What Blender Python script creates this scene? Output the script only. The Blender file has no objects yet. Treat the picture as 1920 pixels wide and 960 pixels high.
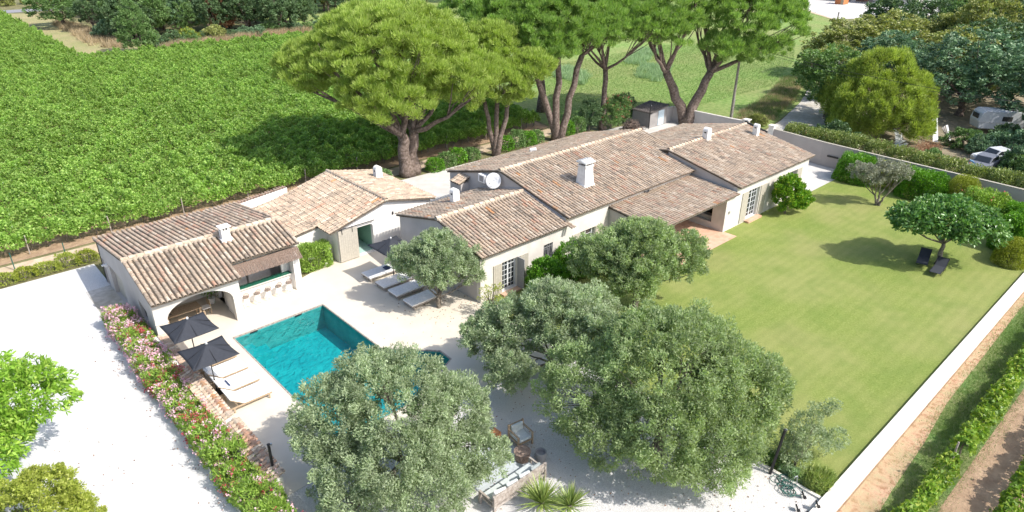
import bpy, math, random
import numpy as np
from mathutils import Vector, Matrix
from mathutils.geometry import tessellate_polygon

S = bpy.context.scene
COL = S.collection
R = math.radians
rnd = random.Random(7)
NR = np.random.default_rng(11)

# ------------------------------------------------------------------ camera, world, sun, exposure
H = 20.0
YAW, PITCH, ROLL = R(47.1325), R(26.154), R(0.448)
fw = Vector((math.cos(YAW)*math.cos(PITCH), math.sin(YAW)*math.cos(PITCH), -math.sin(PITCH)))
rt0 = Vector((math.sin(YAW), -math.cos(YAW), 0))
up0 = rt0.cross(fw)
rt = rt0*math.cos(ROLL) + up0*math.sin(ROLL)
up = -rt0*math.sin(ROLL) + up0*math.cos(ROLL)
cam_d = bpy.data.cameras.new('camera')
cam_d.sensor_width = 36.0
cam_d.lens = 24.0
cam_d.clip_start = 0.5
cam_d.clip_end = 3000
cam = bpy.data.objects.new('camera', cam_d)
COL.objects.link(cam)
cam.matrix_world = Matrix(((rt.x, up.x, -fw.x, 0), (rt.y, up.y, -fw.y, 0), (rt.z, up.z, -fw.z, H), (0, 0, 0, 1)))
S.camera = cam
CAMP = np.array([0, 0, H])

SUN_AZ, SUN_EL = R(-69), R(46)          # azimuth measured from +X towards +Y
W = bpy.data.worlds.new('World')
S.world = W
W.use_nodes = True
wn = W.node_tree
sky = wn.nodes.new('ShaderNodeTexSky')
sky.sky_type = 'NISHITA'
sky.sun_disc = False
sky.sun_elevation = SUN_EL
sky.sun_rotation = math.pi/2 - SUN_AZ
sky.dust_density = 2.5
bg = wn.nodes['Background']
bg.inputs['Strength'].default_value = 0.15
wn.links.new(sky.outputs[0], bg.inputs['Color'])
sd = bpy.data.lights.new('sun', 'SUN')
sd.energy = 3.5
sd.angle = R(0.5)
sd.color = (1.0, 0.955, 0.89)
so = bpy.data.objects.new('sun', sd)
COL.objects.link(so)
sv = Vector((math.cos(SUN_AZ)*math.cos(SUN_EL), math.sin(SUN_AZ)*math.cos(SUN_EL), math.sin(SUN_EL)))
so.rotation_euler = sv.to_track_quat('Z', 'Y').to_euler()
so.location = (0, 0, 60)
S.view_settings.view_transform = 'Standard'
S.view_settings.look = 'None'
S.view_settings.exposure = 0.76
S.view_settings.gamma = 1.0

# ------------------------------------------------------------------ helpers: tagging, objects
WO = {}     # world origin of every object


def tag(o, label=None, cat=None, group=None, kind=None):
    if label: o['label'] = label
    if cat: o['category'] = cat
    if group: o['group'] = group
    if kind: o['kind'] = kind
    return o


def thing(name, loc, label, cat, group=None):
    o = bpy.data.objects.new(name, None)
    COL.objects.link(o)
    o.location = loc
    o.empty_display_size = .3
    WO[o] = Vector(loc)
    return tag(o, label, cat, group)


def link(name, me, parent=None, m=None, origin=None):
    o = bpy.data.objects.new(name, me)
    COL.objects.link(o)
    if m: me.materials.append(m)
    if parent is not None:
        o.parent = parent
        WO[o] = WO[parent]
    else:
        WO[o] = Vector(origin or (0, 0, 0))
        o.location = WO[o]
    return o


def copy_tree(o, parent=None):
    c = o.copy()
    COL.objects.link(c)
    c.parent = parent
    WO[c] = WO.get(o, Vector((0, 0, 0)))
    for ch in list(o.children):
        copy_tree(ch, c)
    return c


def place(root, loc, rz=0, s=1, label=None):
    root.location = loc
    root.rotation_euler = (0, 0, rz)
    root.scale = (s, s, s) if not isinstance(s, tuple) else s
    WO[root] = Vector(loc)
    if label: root['label'] = label
    return root


def frame_of(d):
    d = Vector(d).normalized()
    a = Vector((0, 0, 1)) if abs(d.z) < .9 else Vector((1, 0, 0))
    u = d.cross(a).normalized()
    return u, d.cross(u).normalized(), d


class MB:
    def __init__(s):
        s.v, s.f = [], []

    def quad(s, *p):
        n = len(s.v); s.v += [tuple(q) for q in p]; s.f.append(tuple(range(n, n+len(p)))); return s

    def box(s, x0, x1, y0, y1, z0, z1):
        n = len(s.v)
        s.v += [(x0, y0, z0), (x1, y0, z0), (x1, y1, z0), (x0, y1, z0), (x0, y0, z1), (x1, y0, z1), (x1, y1, z1), (x0, y1, z1)]
        s.f += [(n, n+3, n+2, n+1), (n+4, n+5, n+6, n+7), (n, n+1, n+5, n+4), (n+1, n+2, n+6, n+5), (n+2, n+3, n+7, n+6), (n+3, n, n+4, n+7)]
        return s

    def bar(s, a, b, w, h=None, upv=(0, 0, 1)):
        h = h or w
        a, b = Vector(a), Vector(b)
        d = (b-a).normalized()
        u = d.cross(Vector(upv))
        u = u.normalized() if u.length > .01 else Vector((1, 0, 0))
        q = u.cross(d).normalized()
        n = len(s.v)
        for p in (a, b):
            for i, j in ((-1, -1), (1, -1), (1, 1), (-1, 1)):
                s.v.append(tuple(p + u*(i*w/2) + q*(j*h/2)))
        s.f += [(n, n+1, n+2, n+3), (n+7, n+6, n+5, n+4)] + [(n+i, n+4+i, n+4+(i+1) % 4, n+(i+1) % 4) for i in range(4)]
        return s

    def tube(s, pts, rad, n=8, cap=True, wob=0, lump=None):
        pts = [Vector(p) for p in pts]
        if not hasattr(rad, '__len__'): rad = [rad]*len(pts)
        base = len(s.v)
        u = None
        for i, p in enumerate(pts):
            d = (pts[min(i+1, len(pts)-1)] - pts[max(i-1, 0)])
            if d.length < 1e-6: d = Vector((0, 0, 1))
            d.normalize()
            if u is None: u, w, _ = frame_of(d)
            else:
                u = (u - d*u.dot(d))
                u = u.normalized() if u.length > 1e-4 else frame_of(d)[0]
                w = d.cross(u)
            for k in range(n):
                a = 2*math.pi*k/n
                r = rad[i]*(1+(rnd.uniform(-wob, wob) if wob else 0))
                s.v.append(tuple(p + u*(r*math.cos(a)) + w*(r*math.sin(a))))
        for i in range(len(pts)-1):
            for k in range(n):
                a, b = base+i*n+k, base+i*n+(k+1) % n
                s.f.append((a, b, b+n, a+n))
        if cap:
            s.f.append(tuple(base+k for k in reversed(range(n))))
            e = base+(len(pts)-1)*n
            s.f.append(tuple(e+k for k in range(n)))
        return s

    def lathe(s, prof, c=(0, 0, 0), n=16, sx=1, sy=1):
        base = len(s.v)
        for r, z in prof:
            for k in range(n):
                a = 2*math.pi*k/n
                s.v.append((c[0]+r*math.cos(a)*sx, c[1]+r*math.sin(a)*sy, c[2]+z))
        for i in range(len(prof)-1):
            for k in range(n):
                a, b = base+i*n+k, base+i*n+(k+1) % n
                s.f.append((a, b, b+n, a+n))
        s.f.append(tuple(base+k for k in reversed(range(n))))
        e = base+(len(prof)-1)*n
        s.f.append(tuple(e+k for k in range(n)))
        return s

    def xf(s, m):
        s.v = [tuple(m @ Vector(p)) for p in s.v]
        return s

    def mesh(s, name, off=(0, 0, 0)):
        me = bpy.data.meshes.new(name)
        me.from_pydata([(x-off[0], y-off[1], z-off[2]) for x, y, z in s.v], [], s.f)
        return me

    def build(s, name, m, parent=None, smooth=False, label=None, bevel=0, local=False, origin=None):
        """vertices are world coordinates unless local"""
        off = (0, 0, 0) if local else (WO[parent] if parent is not None else (origin or (0, 0, 0)))
        me = s.mesh(name, off)
        o = link(name, me, parent, m, origin)
        if smooth:
            me.polygons.foreach_set('use_smooth', [True]*len(me.polygons))
        if bevel:
            b = o.modifiers.new('bevel', 'BEVEL'); b.width = bevel; b.segments = 2; b.limit_method = 'ANGLE'
        if label: o['label'] = label
        return o


def np_mesh(name, V, F, mats=(), attrs=None, smooth=False):
    """V (n,3) float, F (m,k) int all faces with k corners"""
    me = bpy.data.meshes.new(name)
    V = np.ascontiguousarray(V, np.float32); F = np.ascontiguousarray(F, np.int32)
    me.vertices.add(len(V)); me.vertices.foreach_set('co', V.ravel())
    k = F.shape[1]
    me.loops.add(F.size); me.loops.foreach_set('vertex_index', F.ravel())
    me.polygons.add(len(F)); me.polygons.foreach_set('loop_start', np.arange(0, F.size, k, dtype=np.int32))
    me.update(calc_edges=True)
    me.polygons.foreach_set('use_smooth', np.full(len(F), bool(smooth)))
    for n, a in (attrs or {}).items():
        if a.ndim == 1:
            at = me.attributes.new(n, 'FLOAT', 'POINT'); at.data.foreach_set('value', a.astype(np.float32))
        else:
            at = me.attributes.new(n, 'FLOAT_COLOR', 'POINT')
            at.data.foreach_set('color', np.c_[a, np.ones(len(a))].astype(np.float32).ravel())
    for m in mats: me.materials.append(m)
    return me


def smoothnoise(seed, n=64):
    """periodic smooth 1-D noise function"""
    g = np.random.default_rng(seed).uniform(-1, 1, n)
    def f(x):
        x = np.asarray(x, float); i = np.floor(x).astype(int); t = x-i; t = t*t*(3-2*t)
        return g[i % n]*(1-t)+g[(i+1) % n]*t
    return f

# ------------------------------------------------------------------ materials


def nodes(name):
    m = bpy.data.materials.new(name)
    m.use_nodes = True
    nt = m.node_tree
    b = nt.nodes['Principled BSDF']
    return m, nt, b


def N(nt, t, **kw):
    n = nt.nodes.new(t)
    for k, v in kw.items():
        if hasattr(n, k) and not k[0].isupper(): setattr(n, k, v)
    return n


def noise(nt, scale, detail=4, rough=.55, vec=None, dist=0):
    n = nt.nodes.new('ShaderNodeTexNoise')
    n.inputs['Scale'].default_value = scale
    n.inputs['Detail'].default_value = detail
    n.inputs['Roughness'].default_value = rough
    n.inputs['Distortion'].default_value = dist
    if vec is None:
        g = nt.nodes.new('ShaderNodeNewGeometry'); vec = g.outputs['Position']
    nt.links.new(vec, n.inputs['Vector'])
    return n.outputs['Fac']


def ramp(nt, fac, stops):
    r = nt.nodes.new('ShaderNodeValToRGB')
    e = r.color_ramp.elements
    while len(e) < len(stops): e.new(.5)
    for i, (p, c) in enumerate(stops):
        e[i].position = p; e[i].color = (*c, 1)
    nt.links.new(fac, r.inputs[0])
    return r.outputs['Color']


def mix(nt, fac, a, b, mode='MIX'):
    x = nt.nodes.new('ShaderNodeMix'); x.data_type = 'RGBA'; x.blend_type = mode
    for i, val in ((0, fac), (6, a), (7, b)):
        if hasattr(val, 'is_output'): nt.links.new(val, x.inputs[i])
        elif i == 0: x.inputs[0].default_value = val
        else: x.inputs[i].default_value = (*val, 1)
    return x.outputs[2]


def bump(nt, b, h, strength=.3, dist=.02):
    n = nt.nodes.new('ShaderNodeBump')
    n.inputs['Strength'].default_value = strength; n.inputs['Distance'].default_value = dist
    nt.links.new(h, n.inputs['Height']); nt.links.new(n.outputs[0], b.inputs['Normal'])


def surf(name, cols, scale=3, rough=.8, big=None, bigscale=.25, bmp=.3, bscale=None, bdist=.02, detail=5, spec=.3, lo=.35, hi=.65, metal=0, bigfac=.5):
    m, nt, b = nodes(name)
    f = noise(nt, scale, detail)
    st = [(lo+(hi-lo)*i/max(1, len(cols)-1), c) for i, c in enumerate(cols)]
    c = ramp(nt, f, st)
    if big:
        g = ramp(nt, noise(nt, bigscale, 3), [(.38, (0, 0, 0)), (.62, (bigfac,)*3)])
        c = mix(nt, g, c, big)
    nt.links.new(c, b.inputs['Base Color'])
    b.inputs['Roughness'].default_value = rough
    b.inputs['Specular IOR Level'].default_value = spec
    b.inputs['Metallic'].default_value = metal
    if bmp: bump(nt, b, noise(nt, bscale or scale*6, 6, .65), bmp, bdist)
    return m


def flat(name, c, rough=.6, metal=0, spec=.4):
    m, nt, b = nodes(name)
    f = noise(nt, 9, 5)
    k = ramp(nt, f, [(.3, tuple(x*.88 for x in c)), (.7, tuple(min(1, x*1.08) for x in c))])
    nt.links.new(k, b.inputs['Base Color'])
    b.inputs['Roughness'].default_value = rough; b.inputs['Metallic'].default_value = metal
    b.inputs['Specular IOR Level'].default_value = spec
    return m


def leaf(name, a, b_, c=None, trans=.3, rough=.5, tcol=None, spec=.35):
    """leaf colours vary from leaf to leaf and from branchlet to branchlet"""
    m, nt, b = nodes(name)
    g = nt.nodes.new('ShaderNodeNewGeometry')
    st = [(0, a), (.6, b_), (1, c or b_)]
    col = ramp(nt, g.outputs['Random Per Island'], st)
    at = nt.nodes.new('ShaderNodeAttribute'); at.attribute_name = 'tone'
    cc = nt.nodes.new('ShaderNodeCombineColor')
    for i in range(3): nt.links.new(at.outputs['Fac'], cc.inputs[i])
    col = mix(nt, 1.0, col, cc.outputs[0], 'MULTIPLY')
    nt.links.new(col, b.inputs['Base Color'])
    b.inputs['Roughness'].default_value = rough
    b.inputs['Specular IOR Level'].default_value = spec
    tr = nt.nodes.new('ShaderNodeBsdfTranslucent')
    tc = mix(nt, 1.0, col, tcol or (1.25, 1.35, .6), 'MULTIPLY')
    nt.links.new(tc, tr.inputs['Color'])
    ms = nt.nodes.new('ShaderNodeMixShader'); ms.inputs[0].default_value = trans
    out = nt.nodes['Material Output']
    nt.links.new(b.outputs[0], ms.inputs[1]); nt.links.new(tr.outputs[0], ms.inputs[2])
    nt.links.new(ms.outputs[0], out.inputs['Surface'])
    return m


def tile_mat():
    m, nt, b = nodes('weathered_terracotta')
    at = nt.nodes.new('ShaderNodeAttribute'); at.attribute_name = 'tint'
    c = at.outputs['Color']
    g = ramp(nt, noise(nt, 6.5, 6, .7), [(.3, (.52, .50, .46)), (.47, (.97, .96, .94)), (.75, (1.16, 1.14, 1.1))])
    c = mix(nt, 1, c, g, 'MULTIPLY')
    lich = ramp(nt, noise(nt, 17, 5, .75), [(.54, (0, 0, 0)), (.66, (.6, .6, .6))])
    c = mix(nt, lich, c, (.17, .15, .12))
    l2 = ramp(nt, noise(nt, 1.1, 5, .6), [(.45, (0, 0, 0)), (.7, (.5, .5, .5))])
    c = mix(nt, l2, c, (.34, .295, .24))
    nt.links.new(c, b.inputs['Base Color'])
    b.inputs['Roughness'].default_value = .92; b.inputs['Specular IOR Level'].default_value = .15
    bump(nt, b, noise(nt, 40, 4), .5, .01)
    return m


M = {}
M['tile'] = tile_mat()
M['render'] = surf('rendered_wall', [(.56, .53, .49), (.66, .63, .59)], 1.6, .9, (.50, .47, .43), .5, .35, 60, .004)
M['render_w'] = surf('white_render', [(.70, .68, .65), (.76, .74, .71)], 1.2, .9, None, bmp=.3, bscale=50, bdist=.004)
M['render_g'] = surf('grey_shaded_render', [(.43, .40, .38), (.49, .46, .44)], .8, .9, (.39, .37, .35), .5, .3, 40, .004)  # greyer copy of rendered_wall; on west and north house walls it paints in shade
M['shedwall'] = surf('shaded_shed_render', [(.25, .235, .23), (.30, .285, .275)], 1.5, .9)  # darker render: the dappled tree shade on the shed put into the colour
M['taupe'] = surf('taupe_render', [(.375, .335, .31), (.425, .385, .36)], .7, .9, (.34, .305, .28), .35, .3, 40, .004)
M['coping'] = surf('concrete_coping', [(.62, .59, .54), (.72, .69, .64)], 2.5, .9, (.5, .47, .42), .6, .3, 30, .01)
M['deck'] = surf('roof_bed', [(.09, .075, .06), (.16, .13, .10)], 8, .95)  # darker than the tiles: dirt, plus the shade of the channels painted in
M['plaster_cap'] = surf('white_chimney_render', [(.66, .65, .63), (.78, .77, .75)], 5, .85, None, bmp=.3, bscale=30, bdist=.006)
M['mortar'] = surf('ridge_mortar', [(.42, .37, .29), (.58, .52, .42)], 6, .95, (.30, .27, .22), 1.2, .6, 30, .02)
M['gravel'] = surf('white_gravel', [(.50, .49, .48), (.66, .655, .645), (.76, .755, .745)], 26, .95, (.58, .57, .555), .18, .9, 45, .04, lo=.3, hi=.7)
M['gravel2'] = surf('grey_white_gravel', [(.44, .43, .415), (.58, .57, .555), (.72, .71, .695)], 22, .95, (.62, .60, .57), .3, .9, 30, .05, lo=.3, hi=.7)
M['patio'] = surf('cream_stone_terrace', [(.60, .54, .445), (.65, .595, .50)], .9, .75, (.57, .51, .415), .3, .12, 20, .004)
M['concrete'] = surf('pale_concrete_yard', [(.50, .48, .455), (.60, .58, .555)], 1.5, .9, (.46, .44, .41), .3, .3, 25, .01)
M['track'] = surf('stone_track', [(.42, .40, .37), (.60, .58, .54)], 3, .95, (.34, .29, .20), .5, .8, 20, .05)
M['soil'] = surf('vineyard_soil', [(.27, .18, .115), (.42, .30, .20)], 2.5, .97, (.36, .25, .16), .3, 1, 9, .06)
M['soil_red'] = surf('orange_soil', [(.30, .17, .10), (.46, .30, .20), (.40, .32, .20)], 3.5, .97, (.30, .26, .14), .5, 1, 12, .05)
M['sand'] = surf('sandy_path', [(.46, .36, .25), (.60, .49, .36)], 2, .97, (.40, .30, .19), .3, .8, 12, .04)
M['road'] = surf('grey_road', [(.22, .22, .24), (.28, .28, .30)], 4, .9)
M['water_tile'] = surf('pool_plaster', [(.016, .34, .37), (.035, .44, .45)], 1.6, .6, (.014, .30, .34), .5, .2, 8, .01)


M['pool_wall'] = surf('pool_wall_sunlit', [(.10, .33, .32), (.17, .42, .40)], 2.2, .6, (.07, .28, .29), .8, .2, 8, .01)  # paler than the floor: sunlight on the north wall painted into the plaster


def lawn_mat():
    m, nt, b = nodes('mown_lawn')
    f = noise(nt, 9, 6, .75)
    c = ramp(nt, f, [(.3, (.145, .205, .042)), (.5, (.215, .275, .065)), (.72, (.315, .36, .11))])
    f2 = noise(nt, .22, 5, .6)
    c = mix(nt, ramp(nt, f2, [(.38, (0, 0, 0)), (.62, (.75, .75, .75))]), c, (.285, .305, .105))
    f3 = noise(nt, .6, 4, .6)
    c = mix(nt, ramp(nt, f3, [(.46, (0, 0, 0)), (.66, (.45, .45, .45))]), c, (.145, .22, .045))
    f4 = noise(nt, .13, 3, .5)
    c = mix(nt, ramp(nt, f4, [(.55, (0, 0, 0)), (.75, (.45, .45, .45))]), c, (.34, .30, .14))
    sx = nt.nodes.new('ShaderNodeSeparateXYZ'); g = nt.nodes.new('ShaderNodeNewGeometry')
    nt.links.new(g.outputs['Position'], sx.inputs[0])
    wv = nt.nodes.new('ShaderNodeTexWave'); wv.inputs['Scale'].default_value = .55
    wv.bands_direction = 'Y'; wv.inputs['Distortion'].default_value = 1.2; wv.inputs['Detail Scale'].default_value = .3
    nt.links.new(g.outputs['Position'], wv.inputs['Vector'])
    k = ramp(nt, noise(nt, 42, 4, .8), [(.3, (.6, .62, .55)), (.7, (1.28, 1.25, 1.3))])
    c = mix(nt, 1, c, k, 'MULTIPLY')
    c = mix(nt, 1, c, ramp(nt, wv.outputs['Fac'], [(.2, (.97, .975, .96)), (.8, (1.03, 1.025, 1.04))]), 'MULTIPLY')
    nt.links.new(c, b.inputs['Base Color'])
    b.inputs['Roughness'].default_value = .9; b.inputs['Specular IOR Level'].default_value = .15
    bump(nt, b, noise(nt, 30, 6, .8), 1, .04)
    return m


M['lawn'] = lawn_mat()
M['meadow'] = surf('rough_meadow', [(.12, .22, .045), (.19, .30, .07), (.28, .34, .12)], 2.2, .95, (.30, .26, .12), .07, 1, 12, .1, bigfac=.45)
M['grass_dark'] = surf('rank_green_grass', [(.10, .19, .05), (.15, .25, .07), (.24, .29, .12)], 5, .95, (.24, .22, .10), .35, 1, 14, .1)
M['drygrass'] = surf('dry_grass_ground', [(.30, .26, .13), (.42, .36, .20)], 3, .95, (.24, .26, .10), .12, 1, 8, .08, bigfac=.7)
M['ground'] = surf('scrub_ground', [(.14, .13, .06), (.22, .20, .10)], .8, .95, (.16, .18, .07), .05, 1, 4, .1)
M['yard'] = surf('bare_yard_earth', [(.22, .18, .12), (.36, .30, .21)], 1.8, .97, (.16, .15, .09), .2, 1, 7, .06)
M['terracotta_floor'] = surf('terracotta_floor', [(.46, .27, .18), (.60, .39, .27)], 2.5, .8, (.62, .45, .34), .6, .2, 20, .004)
M['bark'] = surf('olive_bark', [(.13, .11, .09), (.26, .23, .19)], 9, .95, None, bmp=1, bscale=26, bdist=.05)
M['pinebark'] = surf('pine_bark', [(.09, .065, .05), (.19, .145, .12), (.30, .24, .21)], 5, .95, None, bmp=1, bscale=12, bdist=.12, lo=.3, hi=.72)
M['shutter'] = flat('greige_shutter_paint', (.42, .39, .33), .6)
M['frame'] = flat('grey_joinery', (.27, .27, .28), .5)
M['framelight'] = flat('pale_joinery', (.60, .62, .63), .5)
M['black'] = flat('black_metal', (.018, .018, .02), .45)
M['char'] = flat('charcoal_canvas', (.042, .046, .056), .85, spec=.2)
M['white'] = flat('white_sling', (.80, .79, .77), .8)
M['whitepaint'] = flat('white_paint', (.78, .78, .77), .45)
M['wood'] = surf('pale_teak', [(.30, .22, .14), (.46, .35, .24)], 12, .75, None, bmp=.3, bscale=40, bdist=.004)
M['oldwood'] = surf('weathered_grey_wood', [(.24, .20, .17), (.42, .38, .34)], 10, .85, None, bmp=.4, bscale=40, bdist=.006)
M['teak'] = surf('warm_teak', [(.30, .13, .06), (.42, .20, .09)], 12, .7)
M['reed'] = surf('brown_reed', [(.16, .11, .085), (.34, .26, .21)], 18, .9, None, bmp=.4, bscale=60, bdist=.01)
M['greentile'] = flat('green_glazed_tile', (.015, .13, .08), .15, spec=.6)
M['pot'] = flat('dark_brown_pot', (.07, .052, .048), .6)
M['terracotta'] = flat('terracotta', (.45, .20, .11), .85)
M['cushion'] = flat('pale_blue_grey_cushion', (.50, .54, .54), .9)
M['stripe'] = flat('grey_cushion', (.30, .33, .33), .9)
M['rug'] = flat('pale_grey_rug', (.46, .50, .52), .95)
M['navy'] = flat('navy_towel', (.03, .05, .11), .9)
M['green_room'] = flat('green_lit_wall', (.28, .48, .36), .7)  # green light on the room's walls put into their base colour
M['green_floor'] = flat('pale_green_floor', (.45, .66, .60), .35)
M['dark'] = flat('dark_interior', (.03, .028, .026), .8)
M['steel'] = flat('steel', (.55, .56, .57), .35, .8)
M['pole'] = surf('weathered_concrete_pole', [(.20, .17, .15), (.34, .31, .28)], 5, .9)
M['paleblue'] = flat('pale_blue_door', (.50, .60, .66), .6)
M['junk_orange'] = flat('rusty_orange', (.50, .17, .06), .8)
M['junk_blue'] = flat('faded_blue', (.10, .22, .36), .6)
M['carwhite'] = flat('old_white_car_paint', (.58, .60, .62), .35)
M['cargrey'] = flat('grey_car_paint', (.16, .17, .20), .35)
M['hose'] = flat('green_hose', (.03, .11, .09), .5)
M['shedtile'] = surf('dark_mossy_tile', [(.05, .045, .045), (.16, .14, .13)], 7, .95, None, bmp=.6, bscale=20, bdist=.02)


def glass_mat():
    m, nt, b = nodes('window_glass')
    b.inputs['Base Color'].default_value = (.028, .034, .038, 1)
    b.inputs['Roughness'].default_value = .06; b.inputs['Specular IOR Level'].default_value = .8
    return m


M['glass'] = glass_mat()


def water_mat():
    m, nt, b = nodes('pool_water')
    nt.nodes.remove(b)
    tr = nt.nodes.new('ShaderNodeBsdfTransparent'); tr.inputs['Color'].default_value = (.52, .93, .94, 1)
    gl = nt.nodes.new('ShaderNodeBsdfGlossy'); gl.inputs['Roughness'].default_value = .03
    fr = nt.nodes.new('ShaderNodeFresnel'); fr.inputs['IOR'].default_value = 1.33
    bp = nt.nodes.new('ShaderNodeBump'); bp.inputs['Strength'].default_value = .8; bp.inputs['Distance'].default_value = .05
    nt.links.new(noise(nt, 3.2, 3, .55, dist=.8), bp.inputs['Height'])
    nt.links.new(bp.outputs[0], gl.inputs['Normal']); nt.links.new(bp.outputs[0], fr.inputs['Normal'])
    ms = nt.nodes.new('ShaderNodeMixShader')
    nt.links.new(fr.outputs[0], ms.inputs[0]); nt.links.new(tr.outputs[0], ms.inputs[1]); nt.links.new(gl.outputs[0], ms.inputs[2])
    nt.links.new(ms.outputs[0], nt.nodes['Material Output'].inputs['Surface'])
    return m


M['water'] = water_mat()

L = {
 'olive': leaf('olive_leaf', (.26, .325, .185), (.345, .42, .26), (.44, .51, .35), .42, .65, (1.1, 1.2, .7)),
 'olive_dry': leaf('silver_olive_leaf', (.22, .24, .16), (.33, .35, .26), (.38, .38, .31), .2, .55, (1.1, 1.1, .8)),
 'olive_green': leaf('green_olive_leaf', (.215, .29, .135), (.29, .375, .19), (.38, .46, .26), .42, .65),
 'pine': leaf('stone_pine_needle', (.22, .315, .06), (.35, .455, .10), (.47, .56, .18), .4, .6),
 'pine_dark': leaf('pine_needle', (.15, .265, .06), (.245, .39, .095), (.36, .50, .16), .4, .6),
 'vine': leaf('vine_leaf', (.14, .26, .045), (.25, .41, .08), (.42, .56, .16), .4, .45),
 'vine_near': leaf('near_vine_leaf', (.13, .24, .025), (.20, .33, .04), (.36, .42, .07), .35, .45),  # deeper, yellower green for the vine rows at the bottom right
 'maple': leaf('bright_green_leaf', (.15, .29, .03), (.25, .43, .05), (.42, .56, .12), .35, .4),
 'yellowish': leaf('yellow_green_leaf', (.24, .30, .045), (.35, .40, .075), (.46, .49, .13), .4, .5),
 'laurel': leaf('laurel_leaf', (.06, .17, .015), (.12, .29, .025), (.22, .42, .05), .3, .35),
 'oleander': leaf('oleander_leaf', (.15, .27, .04), (.25, .39, .065), (.38, .50, .12), .3, .45),
 'citrus': leaf('citrus_leaf', (.07, .19, .015), (.14, .31, .02), (.36, .46, .05), .3, .35),
 'fig': leaf('fig_leaf', (.07, .175, .04), (.13, .27, .065), (.25, .39, .15), .25, .35, spec=.5),
 'cypress': leaf('golden_shrub_leaf', (.17, .22, .02), (.26, .30, .03), (.34, .37, .06), .25, .6),
 'dark': leaf('dark_evergreen_leaf', (.06, .115, .05), (.10, .17, .07), (.17, .25, .12), .2, .5),
 'mid': leaf('mid_green_leaf', (.09, .175, .05), (.145, .25, .08), (.23, .33, .13), .25, .5),
 'blue': leaf('bluish_leaf', (.095, .17, .085), (.155, .255, .13), (.26, .37, .22), .2, .5, (1.0, 1.2, .9)),
 'lime': leaf('lime_conifer_leaf', (.19, .26, .045), (.30, .38, .07), (.42, .49, .13), .35, .5),
 'ochre': leaf('ochre_green_leaf', (.17, .21, .06), (.27, .30, .09), (.41, .41, .16), .25, .5),
 'rust': leaf('dry_brown_leaf', (.22, .10, .05), (.34, .17, .09), (.42, .26, .15), .2, .7, (1, .9, .7)),
 'photinia': leaf('photinia_leaf', (.12, .17, .045), (.20, .26, .08), (.36, .38, .15), .25, .4),
 'reedgrass': leaf('blue_green_reed_leaf', (.20, .32, .16), (.30, .43, .24), (.42, .54, .34), .25, .5),
 'drytuft': leaf('straw_blade', (.34, .26, .15), (.46, .36, .23), (.55, .46, .30), .25, .8, (1, .95, .7)),
 'greentuft': leaf('grass_blade', (.09, .17, .04), (.14, .24, .06), (.22, .30, .10), .3, .6),
 'yucca': leaf('yucca_blade', (.17, .25, .07), (.28, .36, .11), (.42, .46, .18), .25, .4),
 'pink': leaf('pink_petal', (.72, .42, .50), (.80, .55, .62), (.85, .70, .74), .3, .6, (1, .8, .85)),
 'red': leaf('crimson_petal', (.42, .04, .06), (.52, .08, .10), (.62, .22, .24), .25, .6, (1, .5, .5)),
 'whitef': leaf('white_petal', (.75, .74, .70), (.82, .81, .78), (.85, .85, .82), .3, .6, (1, 1, 1)),
 'orange': leaf('orange_fruit', (.62, .40, .03), (.68, .46, .05), (.72, .52, .08), .1, .5, (1, .7, .3)),
}

# ------------------------------------------------------------------ foliage


def unit(a):
    return a/np.maximum(np.linalg.norm(a, axis=1, keepdims=True), 1e-9)


def leaves_mesh(name, P, A, Ls, Ws, mat, tone=None, fold=0, rng=NR, tri=False):
    """one diamond leaf per point; A leaf axis"""
    n = len(P)
    A = unit(A)
    if not tri and np.max(Ls) <= .175 and n > 1500:
        tri = True; Ws = Ws*1.45          # leaves only a pixel or two wide: three corners are enough
    side = unit(np.cross(A, rng.normal(size=(n, 3))))
    Ls = np.broadcast_to(Ls, n)[:, None]*rng.uniform(.75, 1.25, (n, 1))
    Ws = np.broadcast_to(Ws, n)[:, None]*rng.uniform(.8, 1.2, (n, 1))
    a = P - A*Ls*.5; c = P + A*Ls*.5
    if tri:
        V = np.stack([a-side*Ws*.5, a+side*Ws*.5, c], 1).reshape(-1, 3)
        return np_mesh(name, V, np.arange(3*n).reshape(n, 3), [mat], {'tone': np.repeat(np.ones(n) if tone is None else tone, 3)})
    mid = P - A*Ls*.05
    if fold: mid = mid + np.cross(A, side)*Ws*fold
    b = mid + side*Ws*.5; d = mid - side*Ws*.5
    V = np.stack([a, b, c, d], 1).reshape(-1, 3)
    F = np.arange(4*n).reshape(n, 4)
    t = np.ones(n) if tone is None else tone
    return np_mesh(name, V, F, [mat], {'tone': np.repeat(t, 4)})


def lobes_surface(rng, lobes, n, shell, zmin=-1.0, topbias=0):
    lobes = np.array(lobes, float)
    w = (lobes[:, 3]*lobes[:, 4]+lobes[:, 3]*lobes[:, 5]+lobes[:, 4]*lobes[:, 5]); w /= w.sum()
    out = []; dirs = []
    tries = 0
    while len(out) < n and tries < n*30:
        tries += 1
        l = lobes[rng.choice(len(lobes), p=w)]
        d = rng.normal(size=3); d[2] += topbias; d /= np.linalg.norm(d)
        if d[2] < zmin: continue
        f = rng.uniform(shell, 1)
        p = l[:3]+d*l[3:6]*f
        ok = True
        for q in lobes:
            if q is l or (q == l).all(): continue
            if (((p-q[:3])/q[3:6])**2).sum() < (shell*.9)**2: ok = False; break
        if ok: out.append(p); dirs.append(d)
    return np.array(out), np.array(dirs)


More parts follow.
